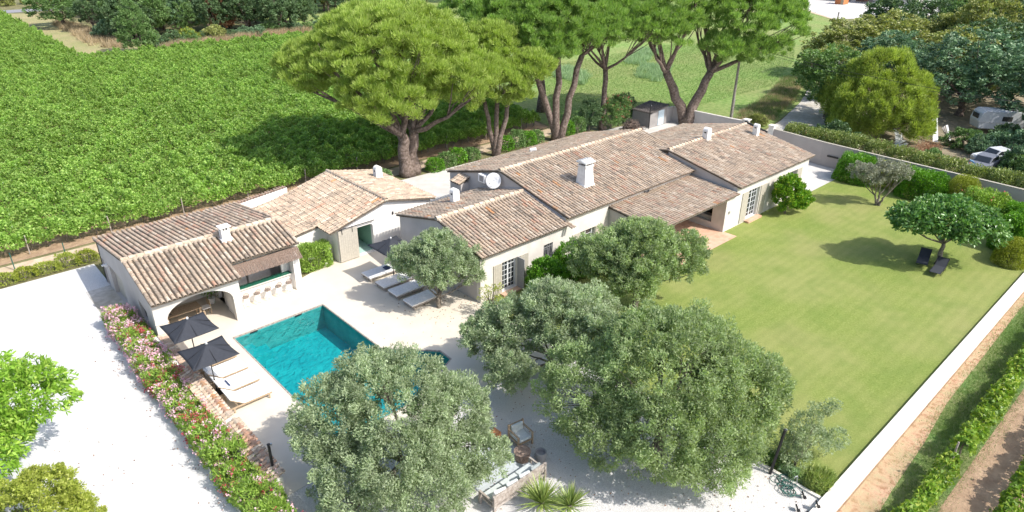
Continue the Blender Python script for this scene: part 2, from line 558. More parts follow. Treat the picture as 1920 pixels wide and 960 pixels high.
def puff(rng, C, D, cr, per, mode='leaf', upw=.3, outw=.5, flat_=1.0, tvar=.16, drop=0):
    """leaves around cluster centres C with outward directions D"""
    nc = len(C)
    R_ = cr*rng.uniform(.65, 1.35, nc)
    idx = np.repeat(np.arange(nc), per)
    d = unit(rng.normal(size=(len(idx), 3)) + D[idx]*.6 + np.array([0, 0, upw*.6]))
    u = rng.uniform(0.15, 1, len(idx))**.6
    P = C[idx] + d*(R_[idx]*u)[:, None]*np.array([1, 1, flat_])
    if mode == 'needle':
        A = d + np.array([0, 0, upw]) + rng.normal(size=d.shape)*.25
    else:
        A = d*.7 + D[idx]*outw + np.array([0, 0, upw-drop]) + rng.normal(size=d.shape)*.7
    tone = (1+rng.uniform(-tvar, tvar, nc))[idx]
    return P, A, tone


def skeleton(mb, base, fork_z, C, r0, nl=6, seed=0, lean=(0, 0), nsub=4, wob=.08, sides=9, multi=1, reach=.8, base_spread=.0, forkpts=None):
    rr = random.Random(seed)
    base = Vector(base)
    C = np.asarray(C)
    forks = []
    for k in range(multi):
        ang = 2*math.pi*k/max(1, multi)+rr.random()
        if forkpts: f = Vector(forkpts[k])
        else: f = Vector((base.x+lean[0]+math.cos(ang)*base_spread, base.y+lean[1]+math.sin(ang)*base_spread, base.z+fork_z))
        b0 = base + Vector((math.cos(ang), math.sin(ang), 0))*(r0*.35 if multi > 1 else 0)
        rb = r0/(multi**.4)
        pts, rad = [], []
        for i in range(7):
            t = i/6
            p = b0.lerp(f, t) + Vector((rr.uniform(-1, 1), rr.uniform(-1, 1), 0))*r0*.25*(0 < i < 6)
            pts.append(p); rad.append(rb*(1.35 if i == 0 else 1.0)*(1-.32*t))
        pts[0] = pts[0]-Vector((0, 0, .15))
        mb.tube(pts, rad, sides, wob=wob)
        forks.append((f, rad[-1]))
    # limb targets: farthest point sampling
    sel = [rr.randrange(len(C))]
    dist = np.linalg.norm(C-C[sel[0]], axis=1)
    while len(sel) < min(nl, len(C)):
        j = int(dist.argmax()); sel.append(j); dist = np.minimum(dist, np.linalg.norm(C-C[j], axis=1))
    for j in sel:
        tgt = Vector(C[j])
        f, fr = min(forks, key=lambda q: (q[0]-tgt).length)
        e = f.lerp(tgt, reach)
        h = (e-f).length
        ctrl = f.lerp(e, .45) + Vector((0, 0, -.06*h)) + Vector((rr.uniform(-1, 1), rr.uniform(-1, 1), rr.uniform(-.3, .6)))*h*.1
        pts, rad = [], []
        for i in range(6):
            t = i/5
            p = f*(1-t)**2 + ctrl*2*t*(1-t) + e*t*t
            if 0 < i < 5: p += Vector((rr.uniform(-1, 1), rr.uniform(-1, 1), rr.uniform(-1, 1)))*h*.02
            pts.append(p); rad.append(fr*.62*(1-t)+fr*.12*t)
        mb.tube(pts, rad, max(5, sides-2), cap=False, wob=wob)
        near = np.argsort(np.linalg.norm(C-np.array(tgt), axis=1))[:nsub*3]
        for q in rr.sample(list(near), min(nsub, len(near))):
            st = pts[rr.choice((2, 3, 4))]; en = Vector(C[q])
            mid = st.lerp(en, .5)+Vector((rr.uniform(-1, 1), rr.uniform(-1, 1), rr.uniform(-.5, 1)))*h*.05
            mb.tube([st, mid, en], [fr*.2, fr*.13, fr*.05], 5, cap=False)
    return mb


def tree(name, base, lobes, mat, label, cat='tree', bark='bark', ncl=350, cr=.38, per=110, Ls=.12, Ws=.035, shell=.62, zmin=-.6,
         r0=.2, fork=1.2, nl=7, nsub=5, seed=1, lean=(0, 0), group=None, mode='leaf', upw=.3, outw=.5, multi=1, spread=.0,
         topbias=0, flat_=1.0, trunk=True, drop=0, tvar=.16, reach=.8, fold=0, flowers=None, cname='crown', forkpts=None, inner=0):
    rng = np.random.default_rng(seed)
    t = thing(name, base, label, cat, group)
    C, D = lobes_surface(rng, lobes, ncl, shell, zmin, topbias)
    if inner:
        lb = np.array(lobes, float); q = rng.integers(0, len(lb), inner); d = unit(rng.normal(size=(inner, 3)))
        C2 = lb[q, :3]+d*lb[q, 3:6]*rng.uniform(.1, shell, (inner, 1))
        C = np.vstack([C, C2]); D = np.vstack([D, d])
    P, A, tone = puff(rng, C, D, cr, per, mode, upw, outw, flat_, tvar, drop)
    P = P - np.array(base)
    keep = P[:, 2] > .03
    me = leaves_mesh(cname, P[keep], A[keep], Ls, Ws, mat, tone[keep], fold, rng, mode == 'needle')
    link(cname, me, t)
    if flowers:
        fm, nf, fs, fsp = flowers
        up_ = C[(D[:, 2] > -.25)]; dd = D[(D[:, 2] > -.25)]
        q = rng.integers(0, len(up_), nf)
        fc = up_[q] + dd[q]*cr*.8
        ii = np.repeat(np.arange(nf), fsp)
        FP = fc[ii]+rng.normal(size=(len(ii), 3))*fs*.8 - np.array(base)
        link('blossom', leaves_mesh('blossom', FP, rng.normal(size=FP.shape), fs, fs, fm, None, .2, rng), t)
    if trunk:
        mb = MB(); skeleton(mb, base, fork, C, r0, nl, seed, lean, nsub, multi=multi, base_spread=spread, reach=reach, forkpts=forkpts)
        mb.build('trunk', M[bark], t, smooth=True)
    return t


def hedge_pts(rng, n, box, rnd_=.35, bulge=.12):
    """points near the surface of a soft rounded box (cx,cy,z0,hx,hy,hz)"""
    cx, cy, z0, hx, hy, hz = box
    d = rng.normal(size=(n*2, 3)); d[:, 2] = np.abs(d[:, 2])*1.0-.15
    d = unit(d)
    p = 1/np.maximum((np.abs(d)**(2/rnd_)).sum(1)**(rnd_/2), 1e-6)
    f = rng.uniform(.80, 1.03, len(d))
    q = d*p[:, None]*f[:, None]
    q *= (1+bulge*np.sin(q[:, :1]*hx*3.1+1)*np.cos(q[:, 1:2]*hy*2.7+q[:, 2:3]*3))
    P = np.stack([cx+q[:, 0]*hx, cy+q[:, 1]*hy, z0+q[:, 2]*hz], 1)
    k = P[:, 2] > .04
    return P[k][:n], d[k][:n]


def shrub(name, box, mat, label, cat='shrub', n=6000, Ls=.11, Ws=.05, seed=3, group=None, flowers=None, rnd_=.55, upw=.35, out=.8, stem=True, yaw=0, bulge=.12, tvar=.12):
    rng = np.random.default_rng(seed)
    cx, cy, z0, hx, hy, hz = box
    t = thing(name, (cx, cy, z0), label, cat, group)
    P, D = hedge_pts(rng, n, (0, 0, 0, hx, hy, hz), rnd_, bulge)
    cell = np.floor(P/.35).astype(int); hsh = np.abs(cell[:, 0]*73856093 ^ cell[:, 1]*19349663 ^ cell[:, 2]*83492791) % 97/97.0
    tone = 1+(hsh-.5)*2*tvar
    P = P+D*(hsh-.5)[:, None]*.14
    A = D*out+np.array([0, 0, upw])+rng.normal(size=P.shape)*.6
    link('foliage', leaves_mesh('foliage', P, A, Ls, Ws, mat, tone, 0, rng), t)
    if flowers:
        fm, nf, fs, fsp = flowers
        q = rng.integers(0, len(P), nf); ii = np.repeat(q, fsp)
        FP = P[ii]+D[ii]*.07+rng.normal(size=(len(ii), 3))*fs*.85
        link('blossom', leaves_mesh('blossom', FP, rng.normal(size=FP.shape), fs, fs, fm, None, .2, rng), t)
    # dark inner wood
    mb = MB()
    rr = random.Random(seed)
    for k in range(7 if stem else 4):
        a = rr.uniform(0, 6.28); q = (math.cos(a)*hx*.6, math.sin(a)*hy*.6, hz*.75)
        mb.tube([(q[0]*.2, q[1]*.2, -.05), (q[0]*.6, q[1]*.6, hz*.35), q], [.05, .035, .012], 5, cap=False)
    mb.build('stem', M['bark'], t, local=True)
    if yaw: t.rotation_euler = (0, 0, yaw)
    return t


def blades(rng, n, P, h, w, spread=.35):
    """thin upright blades (triangles) at P"""
    n = len(P)
    d = rng.normal(size=(n, 3))*spread; d[:, 2] = 1
    d = unit(d); hh = h*rng.uniform(.5, 1.3, (n, 1))
    s = unit(np.cross(d, rng.normal(size=(n, 3))))*w/2
    V = np.stack([P-s, P+s, P+d*hh], 1).reshape(-1, 3)
    return V, np.arange(3*n).reshape(n, 3)


def poly_points(rng, poly, n):
    poly = np.array(poly, float)
    lo, hi = poly.min(0), poly.max(0)
    out = np.zeros((0, 2))
    while len(out) < n:
        q = rng.uniform(lo, hi, (n*2, 2))
        ins = np.zeros(len(q), bool)
        j = len(poly)-1
        for i in range(len(poly)):
            xi, yi = poly[i]; xj, yj = poly[j]
            c = ((yi > q[:, 1]) != (yj > q[:, 1])) & (q[:, 0] < (xj-xi)*(q[:, 1]-yi)/(yj-yi+1e-12)+xi)
            ins ^= c; j = i
        out = np.vstack([out, q[ins]])
    return out[:n]


def grass(name, poly, n, h, w, mat, label, cat='grass', z=0, spread=.4, clump=0, seed=5):
    rng = np.random.default_rng(seed)
    q = poly_points(rng, poly, n)
    if clump:
        c = poly_points(rng, poly, clump)
        q = c[rng.integers(0, clump, n)]+rng.normal(size=(n, 2))*.35
    P = np.c_[q, np.full(n, z)]
    V, F = blades(rng, n, P, h, w, spread)
    me = np_mesh(name, V, F, [mat], {'tone': np.repeat(rng.uniform(.85, 1.15, n), 3)})
    o = link(name, me)
    return tag(o, label, cat, None, 'stuff')


def sheet(name, poly, z, mat, holes=(), thick=0):
    loops = [[Vector((x, y, 0)) for x, y in poly]] + [[Vector((x, y, 0)) for x, y in h] for h in holes]
    flatv = [v for l in loops for v in l]
    tri = tessellate_polygon(loops)
    me = bpy.data.meshes.new(name)
    F = []
    for t in tri:
        a, b, c = (flatv[i] for i in t)
        F.append(t if (b-a).cross(c-a).z > 0 else t[::-1])
    me.from_pydata([(v.x, v.y, z) for v in flatv], [], F)
    o = link(name, me, None, mat)
    return tag(o, kind='structure')


# ------------------------------------------------------------------ walls and roofs
def wall(name, axis, const, th, poly, holes, mat, parent, inward=1):
    """extruded wall: outer face on axis=const, thickness th towards +inward; poly in (u,z)"""
    loops = [[Vector((u, z, 0)) for u, z in poly]] + [[Vector((u, z, 0)) for u, z in h] for h in holes]
    fl = [v for l in loops for v in l]
    tri = tessellate_polygon(loops)
    n = len(fl)
    def pt(u, z, k):
        c = const+th*inward*k
        return (u, c, z) if axis == 'Y' else (c, u, z)
    V = [pt(v.x, v.y, 0) for v in fl] + [pt(v.x, v.y, 1) for v in fl]
    F = [tuple(t) for t in tri]+[tuple(i+n for i in reversed(t)) for t in tri]
    i0 = 0
    for l in loops:
        k = len(l)
        for i in range(k):
            a, b = i0+i, i0+(i+1) % k
            F.append((a, b, b+n, a+n))
        i0 += k
    mb = MB(); mb.v = V; mb.f = F
    return mb.build(name, mat, parent)


def rect(u0, u1, z0, z1):
    return [(u0, z0), (u1, z0), (u1, z1), (u0, z1)]


def arch(u0, u1, z0, zs, zt, n=12):
    """opening with elliptical head from spring zs to top zt"""
    pts = [(u0, z0), (u1, z0)]
    c, a = (u0+u1)/2, (u1-u0)/2
    for i in range(n+1):
        t = math.pi*i/n
        pts.append((c+a*math.cos(t), zs+(zt-zs)*math.sin(t)))
    return pts


PAL = [((.50, .415, .335), 26), ((.455, .375, .30), 24), ((.39, .33, .275), 16), ((.30, .26, .22), 9), ((.57, .495, .41), 14),
       ((.48, .345, .28), 8), ((.45, .27, .20), 3), ((.54, .28, .13), .6), ((.63, .57, .49), 5), ((.22, .195, .17), 4.5)]
PALC = [tuple((c*.80+m_*.20)*g_ for c, m_, g_ in zip(p[0], (.47, .375, .29), (.95, .91, .87))) for p in PAL]
PALW = np.array([p[1] for p in PAL], float); PALW /= PALW.sum()
PALP = PALW.copy(); PALP[5] *= 3; PALP[6] *= 2.5; PALP[3] *= 1.4; PALP /= PALP.sum()     # pinker, darker roof


def tile_template(lw=.105, uw=.082, ln=.46, seg=5):
    """half barrel: local x across, y up-slope, z out; wide end at y=0"""
    V, F = [], []
    th = .014
    for y, r, dz in ((0, lw, .022), (ln, uw, 0)):
        for i in range(seg+1):
            a = math.pi*i/seg
            V.append((-math.cos(a)*r, y, math.sin(a)*r*.92+dz-.012))
    n = seg+1
    for i in range(seg): F.append((i, i+1, n+i+1, n+i))
    b = len(V)
    for i in range(seg+1):
        a = math.pi*i/seg
        V.append((-math.cos(a)*(lw-th), 0, math.sin(a)*(lw-th)*.92+.010-th*.4))
    for i in range(seg): F.append((i+1, i, b+i, b+i+1))
    return np.array(V, float), np.array(F)


TV, TF = tile_template()
TILE_ME = {}


def tile_mesh(ci, big=False):
    k = (ci, big)
    if k not in TILE_ME:
        V = TV*(np.array([1.35, 1.05, 1.25]) if big else 1)
        TILE_ME[k] = np_mesh('tile', V, TF, [M['tile']], {'tint': np.tile(PALC[ci], (len(V), 1))}, smooth=False)
    return TILE_ME[k]


class Tiles:
    def __init__(s, root, seed):
        s.root, s.T, s.rng = root, [], np.random.default_rng(seed)

    def add(s, pos, across, upv, nrm, ci, big=False, jit=1.0):
        r = s.rng
        across, upv, nrm = (Vector(q).normalized() for q in (across, upv, nrm))
        m = Matrix((across, upv, nrm)).transposed()
        j = Matrix.Rotation(r.normal()*.022*jit, 3, 'Z') @ Matrix.Rotation(r.normal()*.012*jit, 3, 'X')
        m = m @ j
        s.T.append((Vector(pos)+nrm*float(r.uniform(-.004, .008)), m, ci, big))

    def slope(s, side, u0, u1, e, r, z0, z1, sp=.25, row=.38, clip=None, pal=None, over=.09):
        """side: down-slope direction. e = eave coordinate, r = ridge coordinate"""
        pal = PALW if pal is None else pal
        run = abs(r-e); sg = 1 if r > e else -1
        ln = math.hypot(run, z1-z0)
        if side in 'SN':
            uv, vv = Vector((1, 0, 0)), Vector((0, sg*run, z1-z0))/ln
            o = Vector((0, e, z0))
        else:
            uv, vv = Vector((0, 1, 0)), Vector((sg*run, 0, z1-z0))/ln
            o = Vector((e, 0, z0))
        nrm = uv.cross(vv)
        if nrm.z < 0: nrm = -nrm
        across = vv.cross(nrm)
        nc = max(1, int(round((u1-u0)/sp))); sp = (u1-u0)/nc
        nr = max(1, int(round((ln+over)/row))); rw = (ln+over)/nr
        for c in range(nc):
            uo = u0+(c+.5)*sp+s.rng.normal()*.008
            ph = s.rng.uniform(-.03, .03)
            ci = int(s.rng.choice(len(PALC), p=pal))
            for k in range(nr):
                if s.rng.random() < .82: ci = int(s.rng.choice(len(PALC), p=pal))
                p = o+uv*uo+vv*(k*rw-over+(ph if k else ph*.5))
                if clip and not clip(p.x, p.y): continue
                s.add(p, across, vv, nrm, ci)

    def ridge(s, a, b, seed=0, ci=(8, 4, 0, 0)):
        a, b = Vector(a), Vector(b)
        d = (b-a); n = max(1, int(d.length/.40)); d = d/n
        nrm = Vector((0, 0, 1)) - d.normalized()*d.normalized().z
        ac = d.cross(nrm)
        for i in range(n):
            s.add(a+d*i, ac, d, nrm, rnd.choice(ci), True)

    def flush(s, limit=300):
        off = np.array(WO[s.root])
        arr = sorted(s.T, key=lambda t: (t[0]-Vector(CAMP)).length)
        for pos, m, ci, big in arr[:limit]:
            o = bpy.data.objects.new('roof_tile', tile_mesh(ci, big))
            COL.objects.link(o); o.parent = s.root
            mm = m.to_4x4(); mm.translation = pos-WO[s.root]
            o.matrix_local = mm
            WO[o] = WO[s.root]
        rest = arr[limit:]
        if rest:
            A = np.array([np.array(t[1]) for t in rest]); Pp = np.array([t[0] for t in rest])-off
            sc = np.where(np.array([t[3] for t in rest])[:, None], np.array([[1.35, 1.05, 1.25]]), 1.0)
            V = np.einsum('nij,nkj->nki', A, TV[None]*sc[:, None, :])+Pp[:, None, :]
            n, k = V.shape[:2]
            F = (TF[None]+(np.arange(n)*k)[:, None, None]).reshape(-1, 4)
            tint = np.repeat(np.array([PALC[t[2]] for t in rest]), k, 0)
            o = link('roof_tile_field', np_mesh('roof_tile_field', V.reshape(-1, 3), F, [M['tile']], {'tint': tint}), s.root)
            o['kind'] = 'stuff'


def deck(side, u0, u1, e, r, z0, z1, parent, mat=None, th=.09, poly=None):
    """roof bed under the tiles"""
    d = .035
    mb = MB()
    if side in 'SN': c = [(u0, e, z0), (u1, e, z0), (u1, r, z1), (u0, r, z1)]
    else: c = [(e, u0, z0), (e, u1, z0), (r, u1, z1), (r, u0, z1)]
    top = [(x, y, z-d) for x, y, z in c]; bot = [(x, y, z-d-th) for x, y, z in c]
    mb.v = top+bot
    mb.f = [(0, 1, 2, 3), (7, 6, 5, 4)]+[(i, i+4, (i+1) % 4+4, (i+1) % 4) for i in range(4)]
    a_, b_, c_ = (Vector(top[k]) for k in (0, 1, 2))
    if (b_-a_).cross(c_-b_).z < 0: mb.f = [f[::-1] for f in mb.f]
    return mb.build('roof', mat or M['deck'], parent)


def ridge_line(T, parent, a, b):
    mb = MB(); mb.bar(Vector(a)-Vector((0, 0, .03)), Vector(b)-Vector((0, 0, .03)), .30, .10)
    mb.build('ridge_bed', M['mortar'], parent)
    T.ridge(Vector(a)+Vector((0, 0, .03)), Vector(b)+Vector((0, 0, .03)))

# ================================================================== SETTING
POOL = [(9.98, 32.5), (9.98, 21.6), (14.0, 21.6), (17.36, 23.2), (17.4, 24.15), (16.4, 25.25), (15.26, 26.4), (15.24, 32.5)]
sheet('ground', [(-900, -300), (1500, -300), (1500, 1500), (-900, 1500)], -1.35, M['ground'], holes=[POOL])
# raised terrain on which the property stands: everything north of the low garden wall
sheet('terrain', [(-300, 5.86), (62, 5.86), (62, -40), (600, -40), (600, 700), (-300, 700)], -.10, M['ground'], holes=[POOL])
sheet('field_ground', [(-60, -60), (62, -60), (62, 5.86), (-60, 5.86)], -1.12, M['soil'])
sheet('meadow', [(52.5, 49.2), (65.2, 44.8), (65.4, 34.2), (72, 35.0), (84, 37.8), (95, 41.9), (110.8, 48.4), (125, 54), (160, 68), (190, 82), (260, 140), (220, 260), (62, 260), (66, 128)], -.08, M['meadow'])
sheet('vineyard_soil', [(-40, 51.0), (52.3, 50.6), (66.5, 128), (64, 129), (23.9, 123.3), (24.5, 160), (25.6, 201), (-40, 201)], -.075, M['soil'])
sheet('sandy_path', [(-40, 49.0), (58, 48.2), (52.3, 50.2), (-40, 50.6)], -.06, M['sand'])
sheet('dry_grass_strip', [(24.2, 124), (66, 128.5), (66, 134), (42, 131), (37, 140), (36.5, 165), (34, 196), (25.8, 202), (24.6, 160)], -.06, M['drygrass'])
sheet('road', [(-60, 206), (33, 202), (60, 199), (60, 205), (33, 208.5), (-60, 213)], -.05, M['road'])
sheet('stone_track', [(66.2, 33.8), (67, 31.2), (74.5, 30.6), (84, 33.5), (95, 38.3), (112, 45.6), (126, 51), (126, 53.5), (110.5, 48.4), (94, 41.6), (84, 37.9), (74, 35.2)], -.05, M['track'])
sheet('yard_ground', [(64.0, 29.5), (63.2, 6), (110, 6), (110, 34), (80, 30)], -.055, M['yard'])
sheet('gravel_drive', [(-40, 5.9), (22.1, 5.9), (22.1, 20.2), (6.9, 20.2), (6.9, 47.0), (-40, 47.0)], -.02, M['gravel'],
      holes=[[(5.45, 7), (6.5, 7), (6.5, 38.3), (5.45, 38.3)]])
sheet('gravel_court', [(7.0, 5.9), (22.05, 5.9), (22.05, 20.2), (7.0, 20.2)], -.008, M['gravel2'])
sheet('yard_concrete', [(26.0, 34.5), (41, 34.5), (41, 30), (53.6, 30), (53.6, 22.1), (61.6, 22.1), (62.3, 33.5), (64.4, 35.0), (64.4, 44.9), (57, 45.6), (44, 46.6), (26.0, 47.2)], -.015, M['concrete'])
sheet('concrete_path', [(53.6, 26), (53.7, 22.1), (53.9, 22.1), (53.9, 26)], -.011, M['concrete'])
sheet('stone_terrace', [(7.0, 20.2), (22.3, 20.2), (22.3, 24.6), (22.75, 25.7), (22.3, 26.5), (22.3, 36.7), (18.7, 36.7), (18.7, 37.2), (16.2, 36.4), (15.6, 36.2), (15.6, 43.5), (7.0, 43.5)], 0.0, M['patio'], holes=[POOL])
sheet('lawn', [(22.2, 6.1), (61.0, 6.1), (61.2, 22.2), (53.5, 22.2), (53.5, 23.0), (22.9, 26.9), (22.75, 25.7), (22.3, 24.6)], .012, M['lawn'])
sheet('door_lawn', [(22.9, 26.9), (22.9, 26.0), (42, 22.3), (42, 27)], .004, M['lawn'])
sheet('terrace_floor', [(33.3, 26.6), (33.3, 21.5), (41.7, 21.5), (41.7, 26.6)], .03, M['terracotta_floor'])
sheet('orange_soil', [(10, 5.75), (10, 4.9), (21, 4.4), (26, 4.75), (30, 4.9), (34, 5.2), (49, 5.35), (52, 5.75)], -1.09, M['soil_red'])
sheet('grass_strip', [(10, 4.9), (10, 3.2), (48, 2.9), (52, 5.6), (49, 5.35), (34, 5.2), (30, 4.9), (26, 4.75), (21, 4.4)], -1.10, M['grass_dark'])
sheet('paved_strip', [(5.5, 43.2), (7.0, 43.2), (7.0, 36.6), (5.5, 36.6)], -.008, M['track'])
sheet('far_paved_lot', [(168, 72), (188, 92), (205, 110), (260, 110), (260, 60), (190, 60)], -.04, M['concrete'])
sheet('lot_verge', [(166, 70), (168.4, 71.6), (188.4, 91.6), (187, 93)], -.03, M['sand'])

# pool basin
mb = MB()
n = len(POOL)
for i in range(n):
    a, b = POOL[i], POOL[(i+1) % n]
    mb.quad((*a, 0.0), (*b, 0.0), (*b, -1.55), (*a, -1.55))
mb_w = mb; mb = MB(); mb.v = [(x, y, -1.55) for x, y in POOL]; mb.f = [tuple(range(n))]
pool = thing('swimming_pool', (12.6, 27, 0), 'turquoise swimming pool set into the cream stone terrace', 'pool')
mb.build('pool_floor', M['water_tile'], pool)
mb_w.build('pool_wall', M['pool_wall'], pool)
mb = MB()
cop = [(x, y) for x, y in POOL]
for i in range(n):
    a, b = Vector((*POOL[i], -.02)), Vector((*POOL[(i+1) % n], -.02))
    mb.bar(a, b, .07, .07)
mb.build('rim', M['oldwood'], pool)
mb = MB().box(10.9, 11.3, 32.42, 32.47, -.10, -.05).box(13.5, 13.9, 32.42, 32.47, -.10, -.05)
mb.build('skimmer', M['black'], pool)
mb = MB(); mb.box(9.985, 10.9, 31.0, 32.49, -1.54, -.75).box(9.985, 11.6, 31.6, 32.495, -1.545, -1.1)
mb.build('step', M['water_tile'], pool)
mb = MB(); mb.v = [(x, y, -.13) for x, y in POOL]; mb.f = [tuple(range(n))]
w = mb.build('water', M['water'], pool); w['kind'] = 'structure'

# ================================================================== POOL HOUSE
ph = thing('pool_house', (6.85, 34, 0), 'low pool house with arched opening and tiled roof beside the turquoise pool', 'building')
sF = .257
zF = lambda y: 2.66+sF*(y-33.8)                 # front slope tile bed
RZ = zF(37.75)
zB = lambda y: RZ-.145*(y-37.75)
# front arch wall
wall('arch_wall', 'Y', 34.0, .35, rect(6.85, 11.3, 0, 2.58), [arch(7.45, 10.88, -.2, 1.45, 2.3)][:0], M['render'], ph) if False else None
wall('wall', 'Y', 34.0, .36, [(6.85, 0), (7.45, 0)]+[(7.45, 1.45)]+[(7.45+(1-math.cos(t))*1.715, 1.45+math.sin(t)*.88) for t in np.linspace(.12, math.pi-.12, 13)]+[(10.88, 1.45), (10.88, 0), (11.3, 0), (11.3, 2.58), (6.85, 2.58)], [], M['render'], ph)
MB().box(6.83, 7.47, 33.96, 34.0, 1.36, 1.42).box(10.86, 11.32, 33.96, 34.0, 1.36, 1.42).build('band', M['render_w'], ph)
# west gable wall with garage recesses
gab = [(34.37, 0), (43.9, 0), (43.9, zB(43.9)-.16), (37.75, RZ-.16), (34.37, zF(34.37)-.16)]
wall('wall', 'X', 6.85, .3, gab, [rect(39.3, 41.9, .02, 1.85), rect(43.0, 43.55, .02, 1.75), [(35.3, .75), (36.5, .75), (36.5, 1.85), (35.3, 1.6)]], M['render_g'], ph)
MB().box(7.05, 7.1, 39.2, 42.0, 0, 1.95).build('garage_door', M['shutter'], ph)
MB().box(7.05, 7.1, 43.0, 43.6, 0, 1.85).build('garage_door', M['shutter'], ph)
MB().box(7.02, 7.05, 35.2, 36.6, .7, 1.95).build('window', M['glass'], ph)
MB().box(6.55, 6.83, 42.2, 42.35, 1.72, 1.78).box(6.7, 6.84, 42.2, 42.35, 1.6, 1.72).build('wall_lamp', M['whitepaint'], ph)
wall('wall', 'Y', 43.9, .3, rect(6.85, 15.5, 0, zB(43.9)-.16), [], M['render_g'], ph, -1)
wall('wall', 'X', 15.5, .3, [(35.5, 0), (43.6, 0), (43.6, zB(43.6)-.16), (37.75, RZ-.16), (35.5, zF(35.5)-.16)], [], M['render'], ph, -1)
# return of the projecting arch bay, and bar front
wall('wall', 'X', 11.3, .3, [(34.37, 0), (35.5, 0), (35.5, zF(35.5)-.16), (34.37, zF(34.37)-.16)], [], M['render_w'], ph, -1)
MB().box(11.3, 14.95, 35.5, 35.72, 0, .98).build('bar_front', M['render_w'], ph)
MB().box(11.3, 15.0, 35.36, 35.86, .98, 1.03).build('bar_top', M['coping'], ph)
mb = MB()
for i in range(30):
    for j in range(3):
        x = 11.35+i*.119; y = 35.40+j*.15
        mb.box(x, x+.105, y, y+.135, 1.03, 1.065+.004*((i*7+j*3) % 3))
o = mb.build('counter_tiles', M['greentile'], ph, bevel=.006); o['kind'] = 'stuff'
MB().box(14.95, 15.35, 35.05, 35.6, 0, 2.05).build('pillar', M['render_w'], ph)
MB().box(14.9, 15.4, 35.0, 35.65, 2.05, 2.12).build('pillar_cap', M['coping'], ph)
# inside
wall('inner_wall', 'Y', 37.9, .2, rect(7.15, 15.2, 0, 3.2), [], M['render_w'], ph)
wall('inner_wall', 'X', 11.1, .2, rect(35.5, 37.9, 0, 2.6), [rect(36.2, 37.2, 0, 2.0)], M['render_w'], ph)
MB().box(11.6, 12.9, 37.3, 37.88, .0, 1.95).build('cabinet', M['whitepaint'], ph)
MB().box(13.05, 14.4, 37.35, 37.88, .0, 1.95).build('cabinet', M['whitepaint'], ph)
MB().box(11.45, 12.0, 36.0, 36.5, .8, 1.25).build('oven', M['black'], ph)
MB().box(14.5, 15.2, 35.8, 35.9, 1.03, 1.6).build('grille', M['render_w'], ph)
# roofs
T = Tiles(ph, 21)
deck('S', 6.80, 11.42, 33.74, 37.75, zF(33.74), RZ, ph)
deck('S', 11.42, 15.5, 35.1, 37.75, zF(35.1), RZ, ph)
deck('N', 6.80, 15.5, 44.25, 37.75, zB(44.25), RZ, ph)
T.slope('S', 6.74, 11.45, 33.74, 37.7, zF(33.74), RZ-.01, sp=.268, row=.37)
T.slope('S', 11.45, 15.56, 35.1, 37.7, zF(35.1), RZ-.01, sp=.268, row=.37)
T.slope('N', 6.74, 15.56, 44.25, 37.8, zB(44.25), RZ-.01, sp=.268, row=.37, pal=PALP)
ridge_line(T, ph, (6.75, 37.75, RZ+.02), (15.55, 37.75, RZ+.02))
T.flush()
# chimney
mb = MB(); mb.box(11.78, 12.42, 36.85, 37.4, 3.3, 3.62)
mb.build('chimney_base', M['plaster_cap'], ph)
mb = MB(); mb.box(11.86, 12.34, 36.93, 37.33, 3.62, 4.12)
for x in (11.86, 12.22): mb.box(x, x+.12, 36.93, 37.03, 4.12, 4.3); mb.box(x, x+.12, 37.23, 37.33, 4.12, 4.3)
mb.box(12.06, 12.12, 36.93, 37.03, 4.12, 4.3)
ch = mb.build('chimney', M['plaster_cap'], ph)
MB().box(11.92, 12.28, 37.0, 37.26, 4.1, 4.28).build('flue', M['dark'], ch)
MB().box(11.78, 12.42, 36.85, 37.41, 4.3, 4.36).build('cap', M['plaster_cap'], ch)
# reed canopy over the bar
mb = MB()
for i in range(96):
    x = 11.5+i*.041
    z1 = rnd.uniform(-.02, .02)
    mb.tube([(x, 35.25, 2.72+z1*.3), (x+rnd.uniform(-.02, .02), 34.62+rnd.uniform(-.03, .03), 2.18+z1*.3)], .019, 4)
o = mb.build('reed_canopy', M['reed'], ph); o['kind'] = 'stuff'
MB().bar((11.4, 34.8, 2.26), (15.4, 34.8, 2.26), .07).bar((11.4, 35.15, 2.55), (15.45, 35.15, 2.55), .06).build('canopy_beam', M['oldwood'], ph)


def chair(name, loc, rz, label, mat=M['wood'], seat=M['white'], group=None, hseat=.46, hback=.86, w=.46, cat='chair'):
    t = thing(name, loc, label, cat, group)
    MB().box(-w/2, w/2, -w/2, w/2, hseat-.04, hseat).build('seat', seat, t, local=True, bevel=.01)
    for x in (-1, 1):
        for y in (-1, 1):
            MB().bar((x*(w/2-.03), y*(w/2-.03), 0), (x*(w/2-.03), y*(w/2-.03), hseat-.04 if y < 0 else hback), .035).build('leg', mat, t, local=True)
    mb = MB()
    for k in range(3): mb.bar((-w/2+.03, w/2-.03, hseat+.12+k*.12), (w/2-.03, w/2-.03, hseat+.12+k*.12), .03, .06)
    mb.build('backrest', mat, t, local=True)
    t.rotation_euler = (0, 0, rz)
    return t


